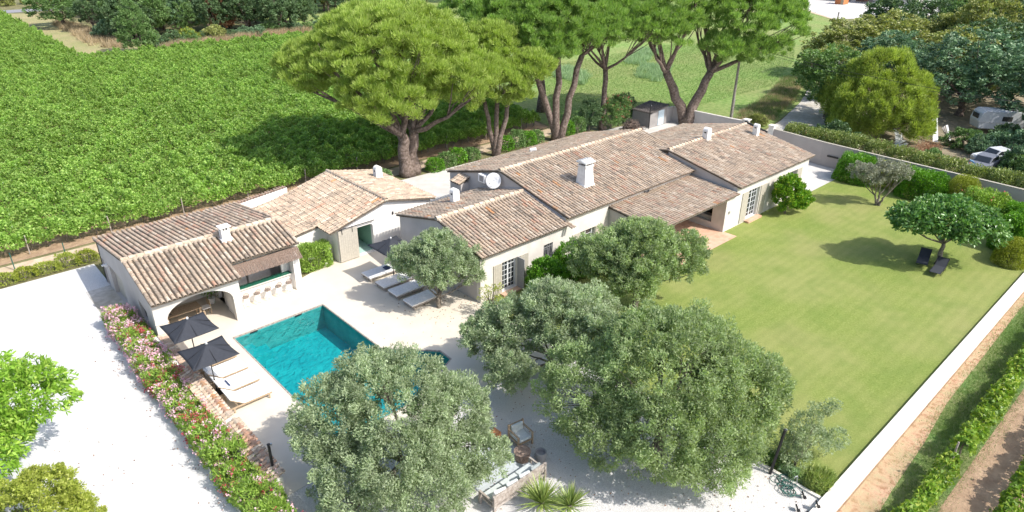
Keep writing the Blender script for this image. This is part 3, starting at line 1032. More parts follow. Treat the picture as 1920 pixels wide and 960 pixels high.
def round_back_stool(loc, label):
    t = thing('bar_stool', loc, label, 'bar stool', 'white wicker bar stools along the bar front')
    mb = MB(); mb.lathe([(.17, .62), (.19, .64), (.19, .67), (.17, .69)], n=14); mb.build('seat', M['oldwood'], t, local=True)
    for a in (45, 135, 225, 315):
        c, s_ = math.cos(R(a)), math.sin(R(a))
        MB().tube([(c*.21, s_*.21, 0), (c*.14, s_*.14, .64)], .014, 6).build('leg', M['whitepaint'], t, local=True)
    mb = MB()
    for z in (.22, .42): mb.tube([(math.cos(k*math.pi/4)*.185, math.sin(k*math.pi/4)*.185, z) for k in range(9)], .009, 5, cap=False)
    mb.build('footrest', M['whitepaint'], t, local=True)
    mb = MB()
    ring = [(math.cos(k*math.pi/8)*.16, -.17, .84+math.sin(k*math.pi/8)*.16) for k in range(17)]
    mb.tube(ring, .014, 5, cap=False)
    for k in range(-3, 4):
        h = math.sqrt(max(0, .16**2-(k*.045)**2)); mb.bar((k*.045, -.17, .84-h), (k*.045, -.17, .84+h), .022, .006)
    mb.bar((-.1, -.17, .66), (-.1, -.17, .74), .02).bar((.1, -.17, .66), (.1, -.17, .74), .02)
    mb.build('backrest', M['reed'], t, local=True)
    return t


for i, (x, lb) in enumerate(((11.9, 'bar stool nearest the arched opening, under the green tiled counter'), (12.55, 'second bar stool from the arched opening'),
                             (13.2, 'middle one of the five bar stools under the green counter'), (13.85, 'bar stool next to the one by the white pillar'), (14.5, 'bar stool nearest the white pillar and flowering shrub'))):
    st = round_back_stool((x, 35.08, 0), lb); st.rotation_euler = (0, 0, rnd.uniform(-.2, .2))

# dining table and chairs in the arch
t = thing('dining_table', (8.6, 35.9, 0), 'pale wooden dining table inside the arched opening', 'table')
MB().box(7.7, 9.6, 35.45, 36.35, .70, .75).build('table_top', M['wood'], t, bevel=.01)
for x in (7.8, 9.5):
    for y in (35.55, 36.25): MB().box(x-.04, x+.04, y-.04, y+.04, 0, .70).build('leg', M['wood'], t)
chair('dining_chair', (9.3, 34.95, 0), math.pi, 'wooden dining chair in front of the table near the arch centre', group=None)
chair('dining_chair', (8.3, 34.95, 0), math.pi+.1, 'wooden dining chair in front of the table nearest the left jamb')
chair('dining_chair', (9.9, 35.9, 0), -1.5, 'wooden dining chair at the right end of the table')
t = thing('table_lamp', (8.0, 35.8, .75), 'white lamp standing on the dining table', 'lamp')
MB().lathe([(.1, 0), (.05, .06), (.03, .2), (.03, .3)], n=12).build('foot', M['black'], t, local=True)
MB().lathe([(.12, .3), (.09, .52), (.02, .53)], n=14).build('lamp_shade', M['whitepaint'], t, local=True)
t = thing('house_plant', (10.6, 36.9, 0), 'green potted plant inside the right side of the arch', 'plant')
MB().lathe([(.14, 0), (.2, .35), (.18, .35), (.05, .33)], n=14).build('pot', M['whitepaint'], t, local=True)
rg = np.random.default_rng(5); P = rg.normal(size=(130, 3))*.22+[0, 0, .9]
link('foliage', leaves_mesh('foliage', P, rg.normal(size=P.shape)+[0, 0, .5], .2, .07, L['laurel'], rng=rg), t)
MB().tube([(0, 0, .3), (.03, 0, .9)], .02, 6).build('stem', M['bark'], t, local=True)

# ================================================================== POOL ROOM (barn door building)
pr = thing('guest_house', (18.72, 36.55, 0), 'gabled outbuilding with sliding grey barn door and pale green room', 'building')
AX, AZ = 22.4, 3.47
zw = lambda x: AZ-.27*(AX-x)
ze = lambda x: AZ-.21*(x-AX)
zx = lambda x: zw(18.2)-.14*(18.2-x)
front = [(18.72, 0), (26.1, 0), (26.1, ze(26.1)-.15), (AX, AZ-.15), (18.72, zw(18.72)-.15)]
dr = [(20.12, -.1+.1), (21.36, 0), (21.36, 1.85)]+[(21.36-.2*(1-math.cos(t)), 1.85+.2*math.sin(t)) for t in np.linspace(.3, math.pi/2, 4)]+[(20.12, 2.05)]
dr = [(20.12, .03), (21.36, .03)]+dr[2:]
wall('wall', 'Y', 36.55, .3, front, [dr], M['render_w'], pr)
wall('wall', 'X', 18.72, .3, [(36.85, 0), (43.9, 0), (43.9, zw(18.72)-.15), (36.85, zw(18.72)-.15)], [], M['render_w'], pr)
wall('wall', 'X', 26.1, .3, [(36.85, 0), (43.9, 0), (43.9, ze(26.1)-.15), (36.85, ze(26.1)-.15)], [], M['render_w'], pr, -1)
wall('wall', 'Y', 43.9, .3, [(19.02, 0), (25.8, 0), (25.8, ze(25.8)-.15), (AX, AZ-.15), (19.02, zw(19.02)-.15)], [], M['render_w'], pr, -1)
wall('wall', 'Y', 38.0, .25, [(15.52, 0), (18.72, 0), (18.72, zx(18.2)-.14), (15.52, zx(15.52)-.14)], [], M['render_w'], pr)
T = Tiles(pr, 33)
deck('W', 36.3, 44.1, 18.15, AX, zw(18.15), AZ, pr)
deck('E', 36.3, 44.1, 26.35, AX, ze(26.35), AZ, pr)
deck('W', 37.9, 44.1, 15.45, 18.15, zx(15.45), zx(18.15)-.005, pr)
T.slope('W', 36.28, 37.9, 18.15, AX-.03, zw(18.15), AZ-.01, sp=.25, row=.36)
T.slope('W', 37.9, 44.1, 18.15, AX-.03, zw(18.15), AZ-.01, sp=.25, row=.36, over=.02)
T.slope('W', 37.9, 44.1, 15.55, 18.25, zx(15.55), zx(18.25)-.01, sp=.25, row=.36)
T.slope('E', 36.28, 44.1, 26.35, AX+.03, ze(26.35), AZ-.01, sp=.25, row=.36)
ridge_line(T, pr, (AX, 36.3, AZ+.01), (AX, 44.1, AZ+.01))
T.flush()
# interior
MB().box(19.05, 25.8, 36.9, 43.5, .0, .02).build('floor', M['green_floor'], pr)
MB().box(21.55, 21.6, 36.88, 40.5, .02, 2.6).build('inner_wall', M['green_room'], pr)
MB().box(19.05, 21.55, 40.2, 40.25, .02, 2.3).build('inner_wall', M['green_room'], pr)
MB().box(19.03, 19.06, 36.9, 40.2, .02, 2.2).build('inner_wall', M['green_room'], pr)
# sliding door
d = MB().box(18.74, 20.12, 36.42, 36.49, .05, 2.2).build('sliding_door', M['shutter'], pr)
for i in range(9):
    x = 18.745+i*.1525
    MB().box(x, x+.148, 36.408, 36.421, .06, 2.19).build('plank', M['shutter'], d)
for x in (19.0, 19.75): MB().box(x-.02, x+.02, 36.385, 36.405, 1.95, 2.36).build('hanger', M['black'], d)
MB().bar((18.65, 36.40, 2.31), (21.42, 36.40, 2.31), .03, .05).build('door_rail', M['black'], pr)
MB().box(22.9, 22.98, 36.47, 36.55, 2.25, 2.45).build('wall_lamp', M['black'], pr)


def chimney_round(root, x, y, z0, z1, w, d, name='chimney', rz=0):
    mb = MB()
    mb.box(x-w/2-.05, x+w/2+.05, y-d/2-.05, y+d/2+.05, z0, z0+.14)
    zc = z1-w/2
    pts = [(-w/2, z0+.14), (w/2, z0+.14), (w/2, zc)]+[(w/2*math.cos(t), zc+w/2*math.sin(t)) for t in np.linspace(.25, math.pi-.25, 9)]+[(-w/2, zc)]
    n0 = len(mb.v); k = len(pts)
    mb.v += [(x+a, y-d/2, b) for a, b in pts]+[(x+a, y+d/2, b) for a, b in pts]
    mb.f += [tuple(range(n0, n0+k)), tuple(reversed(range(n0+k, n0+2*k)))]+[(n0+i, n0+k+i, n0+k+(i+1) % k, n0+(i+1) % k) for i in range(k)]
    o = mb.build(name, M['plaster_cap'], root)
    MB().box(x-w/2-.004, x-w/2+.02, y-d*.2, y+d*.2, zc-.14, zc-.04).build('vent', M['dark'], o)
    return o


chimney_round(pr, 25.3, 41.9, 2.75, 3.78, .54, .4)
# raised parapet with coping tiles on the north side
pw = thing('parapet_wall', (15.6, 44.2, 0), 'short white parapet topped with pink tiles behind the two outbuilding roofs', 'wall')
wall('wall', 'Y', 44.15, .3, [(15.6, 0), (19.2, 0), (19.2, 2.95), (15.6, 2.62)], [], M['render_w'], pw)
T = Tiles(pw, 5)
for i in range(17):
    x = 15.6+i*.215
    T.add((x, 44.12, 2.63+.0917*(x-15.6)), (1, 0, 0), (0, 1, .02), (0, 0, 1), rnd.choice((5, 6, 5, 1)))
T.flush()

# ================================================================== MAIN HOUSE
hs = thing('farmhouse', (29.1, 26.45, 0), 'long low stone farmhouse with stepped clay tile roofs along the lawn', 'house')
GW = M['render']
# --- heights
zs = lambda y: 3.06+.262*(y-26.15); SR = 30.3; ZS = zs(SR); zsn = lambda y: ZS-.262*(y-SR)*.93
zm = lambda y: 3.5+.222*(y-26.15); MR = 32.6; ZM = zm(MR); zmn = lambda y: ZM-.26*(y-MR)
zwg = lambda y: 3.22+.200*(y-22.27); WR = 28.65; ZW = zwg(WR); zwn = lambda y: ZW-.21*(y-WR)
ztr = lambda y: 2.76+.075*(y-22.27)
dz = .15
# south wall of bedroom wing and main block (one plane)
h_bed = rect(23.75, 24.98, .12, 2.08)
h_bar = rect(27.2, 28.0, 1.15, 2.12)
h_w2 = rect(30.5, 31.95, .3, 2.02)
h_d3 = rect(35.0, 38.6, .1, 2.2)
wall('wall', 'Y', 26.45, .32, [(22.1, 0), (29.1, 0), (29.1, zs(26.45)-dz), (22.1, zs(26.45)-dz)], [h_bed, h_bar], GW, hs)
wall('wall', 'Y', 26.452, .32, [(29.1, 0), (42.7, 0), (42.7, 3.5-dz+.06), (29.1, 3.5-dz+.06)], [h_w2, h_d3], GW, hs)
# west gable of the bedroom wing
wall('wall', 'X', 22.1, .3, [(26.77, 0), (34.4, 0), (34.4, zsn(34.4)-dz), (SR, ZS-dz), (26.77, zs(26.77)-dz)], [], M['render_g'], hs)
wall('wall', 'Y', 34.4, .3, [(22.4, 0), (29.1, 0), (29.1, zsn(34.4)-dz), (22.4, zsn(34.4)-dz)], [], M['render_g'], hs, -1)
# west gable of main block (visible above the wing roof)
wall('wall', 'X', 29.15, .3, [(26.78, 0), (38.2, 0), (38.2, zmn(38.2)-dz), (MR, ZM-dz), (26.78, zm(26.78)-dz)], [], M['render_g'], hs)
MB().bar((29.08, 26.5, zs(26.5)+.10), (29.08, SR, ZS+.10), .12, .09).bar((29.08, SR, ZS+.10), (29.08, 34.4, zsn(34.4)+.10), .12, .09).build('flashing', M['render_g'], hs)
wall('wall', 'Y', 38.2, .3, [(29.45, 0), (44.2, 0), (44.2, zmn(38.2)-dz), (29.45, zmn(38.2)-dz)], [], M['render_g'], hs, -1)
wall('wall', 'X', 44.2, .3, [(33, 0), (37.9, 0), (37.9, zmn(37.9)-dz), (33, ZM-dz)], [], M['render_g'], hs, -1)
# east wing
h_e1 = rect(44.5, 46.1, .15, 2.44)
h_e2 = rect(50.62, 51.75, .95, 2.44)
wall('wall', 'Y', 22.57, .32, [(41.55, 0), (53.65, 0), (53.65, zwg(22.57)-dz), (42.75, zwg(22.57)-dz), (42.75, 2.72), (41.55, 2.72)], [h_e1, h_e2], GW, hs)
wall('wall', 'X', 53.65, .3, [(22.89, 0), (34.5, 0), (34.5, zwn(34.5)-dz), (WR, ZW-dz), (22.89, zwg(22.89)-dz)], [rect(28, 29, 1, 2)], M['render_w'], hs, -1)
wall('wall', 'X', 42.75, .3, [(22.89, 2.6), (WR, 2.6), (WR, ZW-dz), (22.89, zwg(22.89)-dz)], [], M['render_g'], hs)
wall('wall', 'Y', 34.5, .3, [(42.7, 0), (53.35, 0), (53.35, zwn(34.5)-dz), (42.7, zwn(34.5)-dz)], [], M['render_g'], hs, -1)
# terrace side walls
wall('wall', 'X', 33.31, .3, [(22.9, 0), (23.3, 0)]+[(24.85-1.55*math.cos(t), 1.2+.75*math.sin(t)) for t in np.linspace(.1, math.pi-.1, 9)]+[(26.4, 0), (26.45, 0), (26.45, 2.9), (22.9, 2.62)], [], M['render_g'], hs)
wall('wall', 'X', 41.55, .25, [(22.89, 0), (26.45, 0), (26.45, 2.85), (22.89, 2.62)], [rect(23.6, 25.6, .5, 1.95)], M['render'], hs)
MB().box(42.35, 42.4, 23.3, 25.9, .3, 2.2).build('niche', M['dark'], hs)
MB().bar((33.4, 22.55, 2.58), (41.55, 22.55, 2.58), .2, .16).build('beam', M['oldwood'], hs)
MB().box(41.8, 42.3, 23.65, 25.55, .5, .85).build('bench', M['stripe'], hs)
# --- roofs
T = Tiles(hs, 44)
deck('S', 22.0, 29.1, 26.2, SR, zs(26.2), ZS, hs)
deck('N', 22.0, 29.1, 34.65, SR, zsn(34.65), ZS, hs)
T.slope('S', 21.93, 29.08, 26.2, SR-.03, zs(26.2), ZS-.01, sp=.25, row=.40)
T.slope('N', 21.93, 29.08, 34.65, SR+.03, zsn(34.65), ZS-.01, sp=.25, row=.40)
ridge_line(T, hs, (21.95, SR, ZS+.02), (29.05, SR, ZS+.02))
deck('S', 29.08, 42.9, 26.2, MR, zm(26.2), ZM, hs)
deck('S', 42.9, 44.3, 28.9, MR, zm(28.9), ZM, hs)
deck('N', 29.08, 44.3, 38.45, MR, zmn(38.45), ZM, hs)
T.slope('S', 29.02, 43.0, 26.2, MR-.03, zm(26.2), ZM-.01, sp=.25, row=.38)
T.slope('S', 43.0, 44.35, 28.9, MR-.03, zm(28.9), ZM-.01, sp=.25, row=.38)
T.slope('N', 29.02, 44.35, 38.45, MR+.03, zmn(38.45), ZM-.01, sp=.25, row=.38)
ridge_line(T, hs, (29.05, MR, ZM+.02), (44.3, MR, ZM+.02))
deck('S', 42.68, 53.8, 22.3, WR, zwg(22.3), ZW, hs)
deck('N', 42.68, 53.8, 34.75, WR, zwn(34.75), ZW, hs)
T.slope('S', 42.6, 53.85, 22.3, WR-.03, zwg(22.3), ZW-.01, sp=.25, row=.38)
T.slope('N', 42.6, 53.85, 34.75, WR+.03, zwn(34.75), ZW-.01, sp=.25, row=.38)
ridge_line(T, hs, (42.7, WR, ZW+.02), (53.8, WR, ZW+.02))
deck('S', 33.2, 42.72, 22.3, 26.44, ztr(22.3), ztr(26.44), hs, th=.06)
PALT = PALW*np.array([1.2, 1.1, .6, .4, 1.2, 2, 2, 4, 1.3, .4]); PALT /= PALT.sum()
T.slope('S', 33.18, 42.6, 22.3, 26.42, ztr(22.3), ztr(26.42), sp=.25, row=.38, pal=PALT)
T.slope('S', 28.95, 29.35, 25.85, 26.5, 2.95, 3.08, sp=.2, row=.38)
# little lean-to on the north-west corner
deck('W', 35.9, 36.9, 28.2, 29.1, 3.3, 3.6, hs)
T.slope('W', 35.85, 36.95, 28.2, 29.1, 3.3, 3.6, sp=.24, row=.38, pal=PALP)
MB().box(28.4, 29.14, 36.0, 36.8, 0, 3.2).build('wall', M['render_g'], hs)
T.flush()


def shutter(parent, x0, x1, y, z0, z1):
    s_ = MB().box(x0, x1, y-.045, y-.012, z0, z1).build('shutter', M['shutter'], parent, bevel=.004)
    n_ = max(3, int((x1-x0)/.13)); w_ = (x1-x0)/n_
    for i in range(n_):
        MB().box(x0+i*w_+.004, x0+(i+1)*w_-.004, y-.056, y-.046, z0+.01, z1-.01).build('plank', M['shutter'], s_)
    return s_


def french(parent, name, x0, x1, y, z0, z1, leafs=2, cols=2, rows=6, mat='framelight'):
    fr = MB()
    t = .07
    fr.box(x0, x0+t, y, y+.06, z0, z1).box(x1-t, x1, y, y+.06, z0, z1).box(x0+t, x1-t, y, y+.06, z1-t, z1).box(x0+t, x1-t, y, y+.06, z0, z0+t*1.5)
    fo = fr.build(name, M[mat], parent)
    mb = MB()
    w_ = (x1-x0-2*t)/leafs
    for k in range(leafs):
        a = x0+t+k*w_
        mb.box(a, a+.05, y+.004, y+.05, z0+t*1.5, z1-t).box(a+w_-.05, a+w_, y+.004, y+.05, z0+t*1.5, z1-t)
        for c in range(1, cols):
            x = a+w_*c/cols; mb.box(x-.016, x+.016, y+.012, y+.04, z0+t*1.5, z1-t)
        for r_ in range(1, rows):
            z = z0+(z1-z0)*r_/rows; mb.box(a+.05, a+w_-.05, y+.010, y+.038, z-.016, z+.016)
    mb.build('glazing_bars', M[mat], fo)
    for k in range(leafs):
        a = x0+t+k*w_
        MB().box(a+.02, a+w_-.02, y+.022, y+.030, z0+t, z1-t).build('pane', M['glass'], fo)
    return fo


french(hs, 'french_door', 23.75, 24.98, 26.62, .12, 2.08, 2, 2, 6)
shutter(hs, 23.07, 23.73, 26.45, .1, 2.1)
shutter(hs, 25.18, 25.86, 26.45, .1, 2.1)
MB().box(24.98, 25.03, 25.85, 26.44, .1, 2.1).build('shutter', M['frame'], hs)
MB().box(23.6, 25.2, 26.05, 26.45, .0, .12).build('doorstep', M['terracotta_floor'], hs)
w1 = french(hs, 'window', 27.2, 28.0, 26.68, 1.15, 2.12, 1, 1, 2, 'frame')
for k in range(5): MB().bar((27.3+k*.15, 26.50, 1.17), (27.3+k*.15, 26.50, 2.1), .028).build('bar', M['frame'], w1)
MB().bar((27.2, 26.50, 1.9), (28, 26.50, 1.9), .02, .035).build('bar', M['frame'], w1)
french(hs, 'window', 30.5, 31.95, 26.64, .3, 2.02, 2, 1, 4, 'framelight')
shutter(hs, 29.78, 30.48, 26.45, .28, 2.04)
shutter(hs, 31.98, 32.68, 26.45, .28, 2.04)
french(hs, 'french_door', 35.0, 38.6, 26.64, .1, 2.2, 4, 1, 3, 'framelight')
french(hs, 'french_door', 44.5, 46.1, 22.76, .15, 2.44, 2, 2, 6, 'framelight')
shutter(hs, 43.62, 44.45, 22.57, .12, 2.46)
shutter(hs, 46.2, 47.05, 22.57, .12, 2.46)
MB().box(44.4, 46.3, 22.15, 22.57, .0, .15).build('doorstep', M['terracotta_floor'], hs)
french(hs, 'window', 50.62, 51.75, 22.76, .95, 2.44, 2, 1, 3, 'frame')
shutter(hs, 49.75, 50.6, 22.57, .93, 2.46)
shutter(hs, 51.78, 52.62, 22.57, .93, 2.46)
# tap and lamp on the white wall
MB().box(41.95, 42.05, 22.48, 22.57, 1.35, 1.55).build('wall_lamp', M['steel'], hs)
MB().tube([(37.0, 26.38, 3.18), (37.3, 26.30, 3.12), (37.5, 26.38, 3.2)], .05, 6).build('wall_lamp', M['black'], hs)
# big tapered chimney
x, y = 33.25, 28.65
mb = MB()
a0, b0, a1, b1 = .46, .42, .36, .32
mb.v = [(x-a0, y-b0, 3.95), (x+a0, y-b0, 3.95), (x+a0, y+b0, 3.95), (x-a0, y+b0, 3.95), (x-a1, y-b1, 5.35), (x+a1, y-b1, 5.35), (x+a1, y+b1, 5.35), (x-a1, y+b1, 5.35)]
mb.f = [(0, 3, 2, 1), (4, 5, 6, 7), (0, 1, 5, 4), (1, 2, 6, 5), (2, 3, 7, 6), (3, 0, 4, 7)]
mb.box(x-a0-.04, x+a0+.04, y-b0-.04, y+b0+.04, 3.9, 4.12)
big = mb.build('chimney', M['plaster_cap'], hs)
mb = MB().box(x-.42, x+.42, y-.38, y+.38, 5.35, 5.43)
for sx in (-.36, .28):
    for sy in (-.33, .25): mb.box(x+sx, x+sx+.08, y+sy, y+sy+.08, 5.43, 5.62)
mb.build('cap', M['plaster_cap'], big)
MB().box(x-.22, x+.22, y-.2, y+.2, 5.40, 5.60).build('flue', M['dark'], big)
mb = MB()
mb.v = [(x-.5, y-.45, 5.62), (x+.5, y-.45, 5.62), (x+.5, y+.45, 5.62), (x-.5, y+.45, 5.62), (x-.5, y, 5.76), (x+.5, y, 5.76)]
mb.f = [(0, 1, 5, 4), (2, 3, 4, 5), (0, 4, 3), (1, 2, 5), (0, 3, 2, 1)]
for k in range(5):
    xx = x-.42+k*.21
    mb.tube([(xx, y-.46, 5.64), (xx, y, 5.78)], .06, 6); mb.tube([(xx, y+.46, 5.64), (xx, y, 5.78)], .06, 6)
mb.build('chimney_roof', M['plaster_cap'], big)
chimney_round(hs, 25.5, 33.0, zsn(33)-.15, 4.45, .50, .40)
chimney_round(hs, 47.5, 28.45, ZW-.15, 5.40, .56, .46)
chimney_round(hs, 52.45, 26.9, zwg(26.9)-.15, 5.12, .42, .40)
MB().tube([(35.6, 36.3, zmn(36.3)-.1), (35.6, 36.3, zmn(36.3)+.18), (35.9, 36.0, zmn(36.3)+.25)], .16, 10).build('flue_pipe', M['plaster_cap'], hs)
# satellite dish and air-conditioning unit on the west gable
dish = thing('satellite_dish', (29.12, 32.9, 4.25), 'round white satellite dish on the shaded gable wall', 'satellite dish')
mb = MB(); mb.lathe([(.02, -.05), (.24, -.035), (.42, .01), (.53, .06), (.54, .065), (.52, .075), (.24, -.01), (.02, -.03)], n=24)
q = Vector((-.85, -.55, .38)).to_track_quat('Z', 'Y').to_matrix().to_4x4(); q.translation = Vector((-.42, -.1, 0))
mb.xf(q).build('dish', M['whitepaint'], dish, smooth=True, local=True)
MB().bar((0, 0, -.05), (-.40, -.1, 0), .05).build('bracket', M['steel'], dish, local=True)
MB().bar((-.5, -.1, -.45), (-.8, -.2, -.1), .025).box(-.86, -.74, -.25, -.15, -.12, 0).build('feed_arm', M['whitepaint'], dish, local=True)
ac = thing('air_conditioner', (28.9, 34.15, 3.75), 'small white air conditioning unit on the gable beside the satellite dish', 'air conditioner')
MB().box(-.15, .22, -.35, .35, 0, .55).build('housing', M['whitepaint'], ac, local=True, bevel=.02)
MB().box(-.158, -.151, -.2, .2, .08, .48).build('fan_grille', M['frame'], ac, local=True)

# ================================================================== GARDEN WALLS, EDGES
sheet('flower_bed', [(5.45, 7), (6.5, 7), (6.5, 38.3), (5.45, 38.3)], -.01, M['soil'])
kb = thing('bed_kerb', (5.36, 20, 0), 'pale concrete kerb edging the oleander bed beside the white drive', 'kerb')
MB().box(5.28, 5.44, 7, 38.35, -.1, .22).box(5.44, 6.4, 38.3, 38.42, -.1, .22).build('kerb', M['coping'], kb)
tw = thing('tiled_wall', (6.8, 26, 0), 'low white wall with clay tile coping between the flower hedge and the sunbeds', 'wall')
MB().box(6.52, 6.98, 25.05, 33.95, 0, .80).box(6.56, 7.02, 20.4, 24.75, 0, .80).build('wall', M['render_w'], tw)
T = Tiles(tw, 9)
for (ya, yb, dx, pal) in ((25.0, 30.3, 0, (4, 0, 8, 4, 1, 5)), (20.35, 24.75, .05, (6, 1, 3, 8, 6, 9, 0))):
    nn = int((yb-ya)/.235)
    for i in range(nn):
        yy = ya+.12+i*(yb-ya)/nn
        for k in range(2):
            T.add((6.38+dx+k*.30, yy, .82+k*.07), (0, -1, 0), (1, 0, .22), (-.22, 0, 1), rnd.choice(pal), False, 1.5)
    mm = int((yb-ya)/.40)
    for i in range(mm):
        T.add((6.93+dx, ya+i*(yb-ya)/mm, .93), (1, 0, 0), (0, 1, .02), (0, 0, 1), rnd.choice((6, 5, 6, 1, 7) if i % 3 else (4, 6)), True, 1)
for i in range(14): T.add((6.75, 30.5+i*.25, .80), (0, -1, 0), (1, 0, 0), (0, 0, 1), rnd.choice((1, 5, 2, 8)), False, 2)
T.flush()
gwall = thing('garden_wall', (22, 5.98, -1.1), 'long low white wall with flat top between the lawn and the lower vineyard', 'wall')
MB().box(8, 50.6, 5.82, 6.12, -1.3, .14).build('wall', M['render_w'], gwall)
for i in range(22):
    x = 8+i*1.94
    MB().box(x+.004, x+1.936, 5.80, 6.14, .14, .175).build('coping_slab', M['coping'], gwall)
w = tag(MB().box(22.08, 22.22, 6.15, 19.8, -.1, .07).build('garden_kerb', M['coping'], origin=(22.1, 12, 0)), 'straight stone kerb between the white gravel court and the lawn', 'kerb')
# east boundary wall in rendered bays with a joint
bw = thing('boundary_wall', (61.8, 26, 0), 'tall grey rendered boundary wall with pale coping behind the hedges', 'wall')
pts = [(62.6, 30.4), (61.9, 25.0), (61.6, 20), (61.3, 12), (61.0, 5.9), (60.9, 0)]
for a, b in zip(pts[:-1], pts[1:]):
    mb = MB(); mb.bar((*a, 1.0), (*b, 1.0), .2, 2.2); mb.build('wall', M['taupe'], bw)
    mb = MB(); mb.bar((*a, 2.12), (*b, 2.12), .24, .04); mb.build('coping', M['shutter'], bw)
MB().box(62.35, 62.85, 30.25, 30.75, 0, 2.35).box(62.28, 62.92, 30.18, 30.82, 2.35, 2.45).build('pillar', M['coping'], bw)
MB().box(61.62, 61.68, 23.4, 24.4, .95, 1.1).build('letter_slot', M['black'], bw)
gt = thing('entrance_gate', (63, 33, 0), 'dark metal gate behind the far end of the farmhouse', 'gate')
for k in range(14): MB().box(62.7+k*.14, 62.82+k*.14, 31.0+k*.25, 31.24+k*.25, .1, 1.7).build('slat', M['black'], gt)
nw = thing('yard_wall', (64.4, 40, 0), 'grey rendered wall with pale coping behind the forked pine and shed', 'wall')
pts = [(62.9, 43.4), (64.4, 43.2), (64.7, 36.0), (64.9, 34.6)]
for a, b in zip(pts[:-1], pts[1:]):
    MB().bar((*a, .75), (*b, .75), .2, 1.7).build('wall', M['render_g'], nw)
    MB().bar((*a, 1.62), (*b, 1.62), .26, .05).build('coping', M['coping'], nw)
MB().box(64.6, 65.1, 34.2, 34.7, 0, 1.75).box(64.5, 65.2, 34.1, 34.8, 1.75, 1.85).build('pillar', M['coping'], nw)
# shed
shd = thing('garden_shed', (60, 43, 0), 'small grey shed with dark tiled roof and pale blue door', 'shed')
MB().box(60.05, 62.9, 43.05, 45.3, 0, 1.55).build('wall', M['shedwall'], shd)
wall('gable', 'Y', 43.0, .3, [(60.0, 0), (63.0, 0), (63.0, 1.95), (60.0, 1.55)], [], M['shedwall'], shd)
wall('gable', 'Y', 45.3, .1, [(60.0, 0), (63.0, 0), (63.0, 1.95), (60.0, 1.55)], [], M['shedwall'], shd)
MB().box(61.4, 62.4, 42.95, 43.02, .05, 1.65).build('door', M['paleblue'], shd)
mb = MB(); mb.bar((61.5, 42.85, 1.82), (61.5, 45.55, 1.82), 3.25, .08).xf(Matrix.Translation((61.5, 44, 1.82)) @ Matrix.Rotation(-.133, 4, 'Y') @ Matrix.Translation((-61.5, -44, -1.82)))
rf = mb.build('roof', M['shedtile'], shd)
for i in range(12):
    yy = 42.92+i*.225
    mb = MB()
    for k in range(8):
        xx = 59.95+k*.39; zz = 1.68+.133*(k*.39)
        mb.bar((xx, yy+rnd.uniform(-.02, .02), zz-.03), (xx+.42, yy, zz+.03), .17, .07)
    mb.build('tile_course', M['shedtile'], shd)

# ================================================================== PARASOLS AND SUNBEDS
def umbrella(loc, label, half=1.05, hh=2.3, rz=0):
    t = thing('parasol', loc, label, 'parasol', 'square charcoal parasols on the stone terrace')
    pk = hh+.48
    mb = MB()
    V, F = [], []
    g = 8
    c = [(-half, -half), (half, -half), (half, half), (-half, half)]
    for s_ in range(4):
        a, b = c[s_], c[(s_+1) % 4]
        n0 = len(V)
        for i in range(g+1):
            r_ = i/g
            for j in range(g+1):
                q = j/g
                sag = .05*math.sin(math.pi*q)*r_+.03*math.sin(math.pi*r_)
                x_ = (a[0]*(1-q)+b[0]*q)*r_; y_ = (a[1]*(1-q)+b[1]*q)*r_
                inn = 1-.05*math.sin(math.pi*q)*r_
                V.append((x_*inn, y_*inn, pk-(pk-hh)*r_-sag))
        for i in range(g):
            for j in range(g):
                k = n0+i*(g+1)+j
                F.append((k, k+g+1, k+g+2, k+1))
    mb.v, mb.f = V, F
    cv = mb.build('canopy', M['char'], t, local=True, smooth=True)
    so_ = cv.modifiers.new('thick', 'SOLIDIFY'); so_.thickness = .012
    MB().tube([(0, 0, 0), (0, 0, pk+.06)], .026, 10).build('pole', M['black'], t, local=True)
    MB().lathe([(.05, pk-.04), (.07, pk), (.05, pk+.06), (.015, pk+.10)], n=10).build('finial', M['steel'], t, local=True)
    MB().box(-.32, .32, -.32, .32, 0, .07).build('base', M['black'], t, local=True, bevel=.01)
    for k in range(8):
        e = [c[0], c[1], c[2], c[3], (0, -half), (half, 0), (0, half), (-half, 0)][k]
        MB().bar((0, 0, pk-.05), (e[0]*.96, e[1]*.96, hh+(.0 if k < 4 else -.02)), .018).build('rib', M['black'], t, local=True)
    t.rotation_euler = (0, 0, rz)
    return t


umbrella((7.65, 31.07, 0), 'charcoal parasol nearest the arched pool house opening', 1.05)
umbrella((7.5, 28.3, 0), 'charcoal parasol over the beds by the tiled wall, nearer the camera', 1.03)
umbrella((20.05, 32.35, 0), 'charcoal parasol partly behind the small olive by the barn door', 1.05)


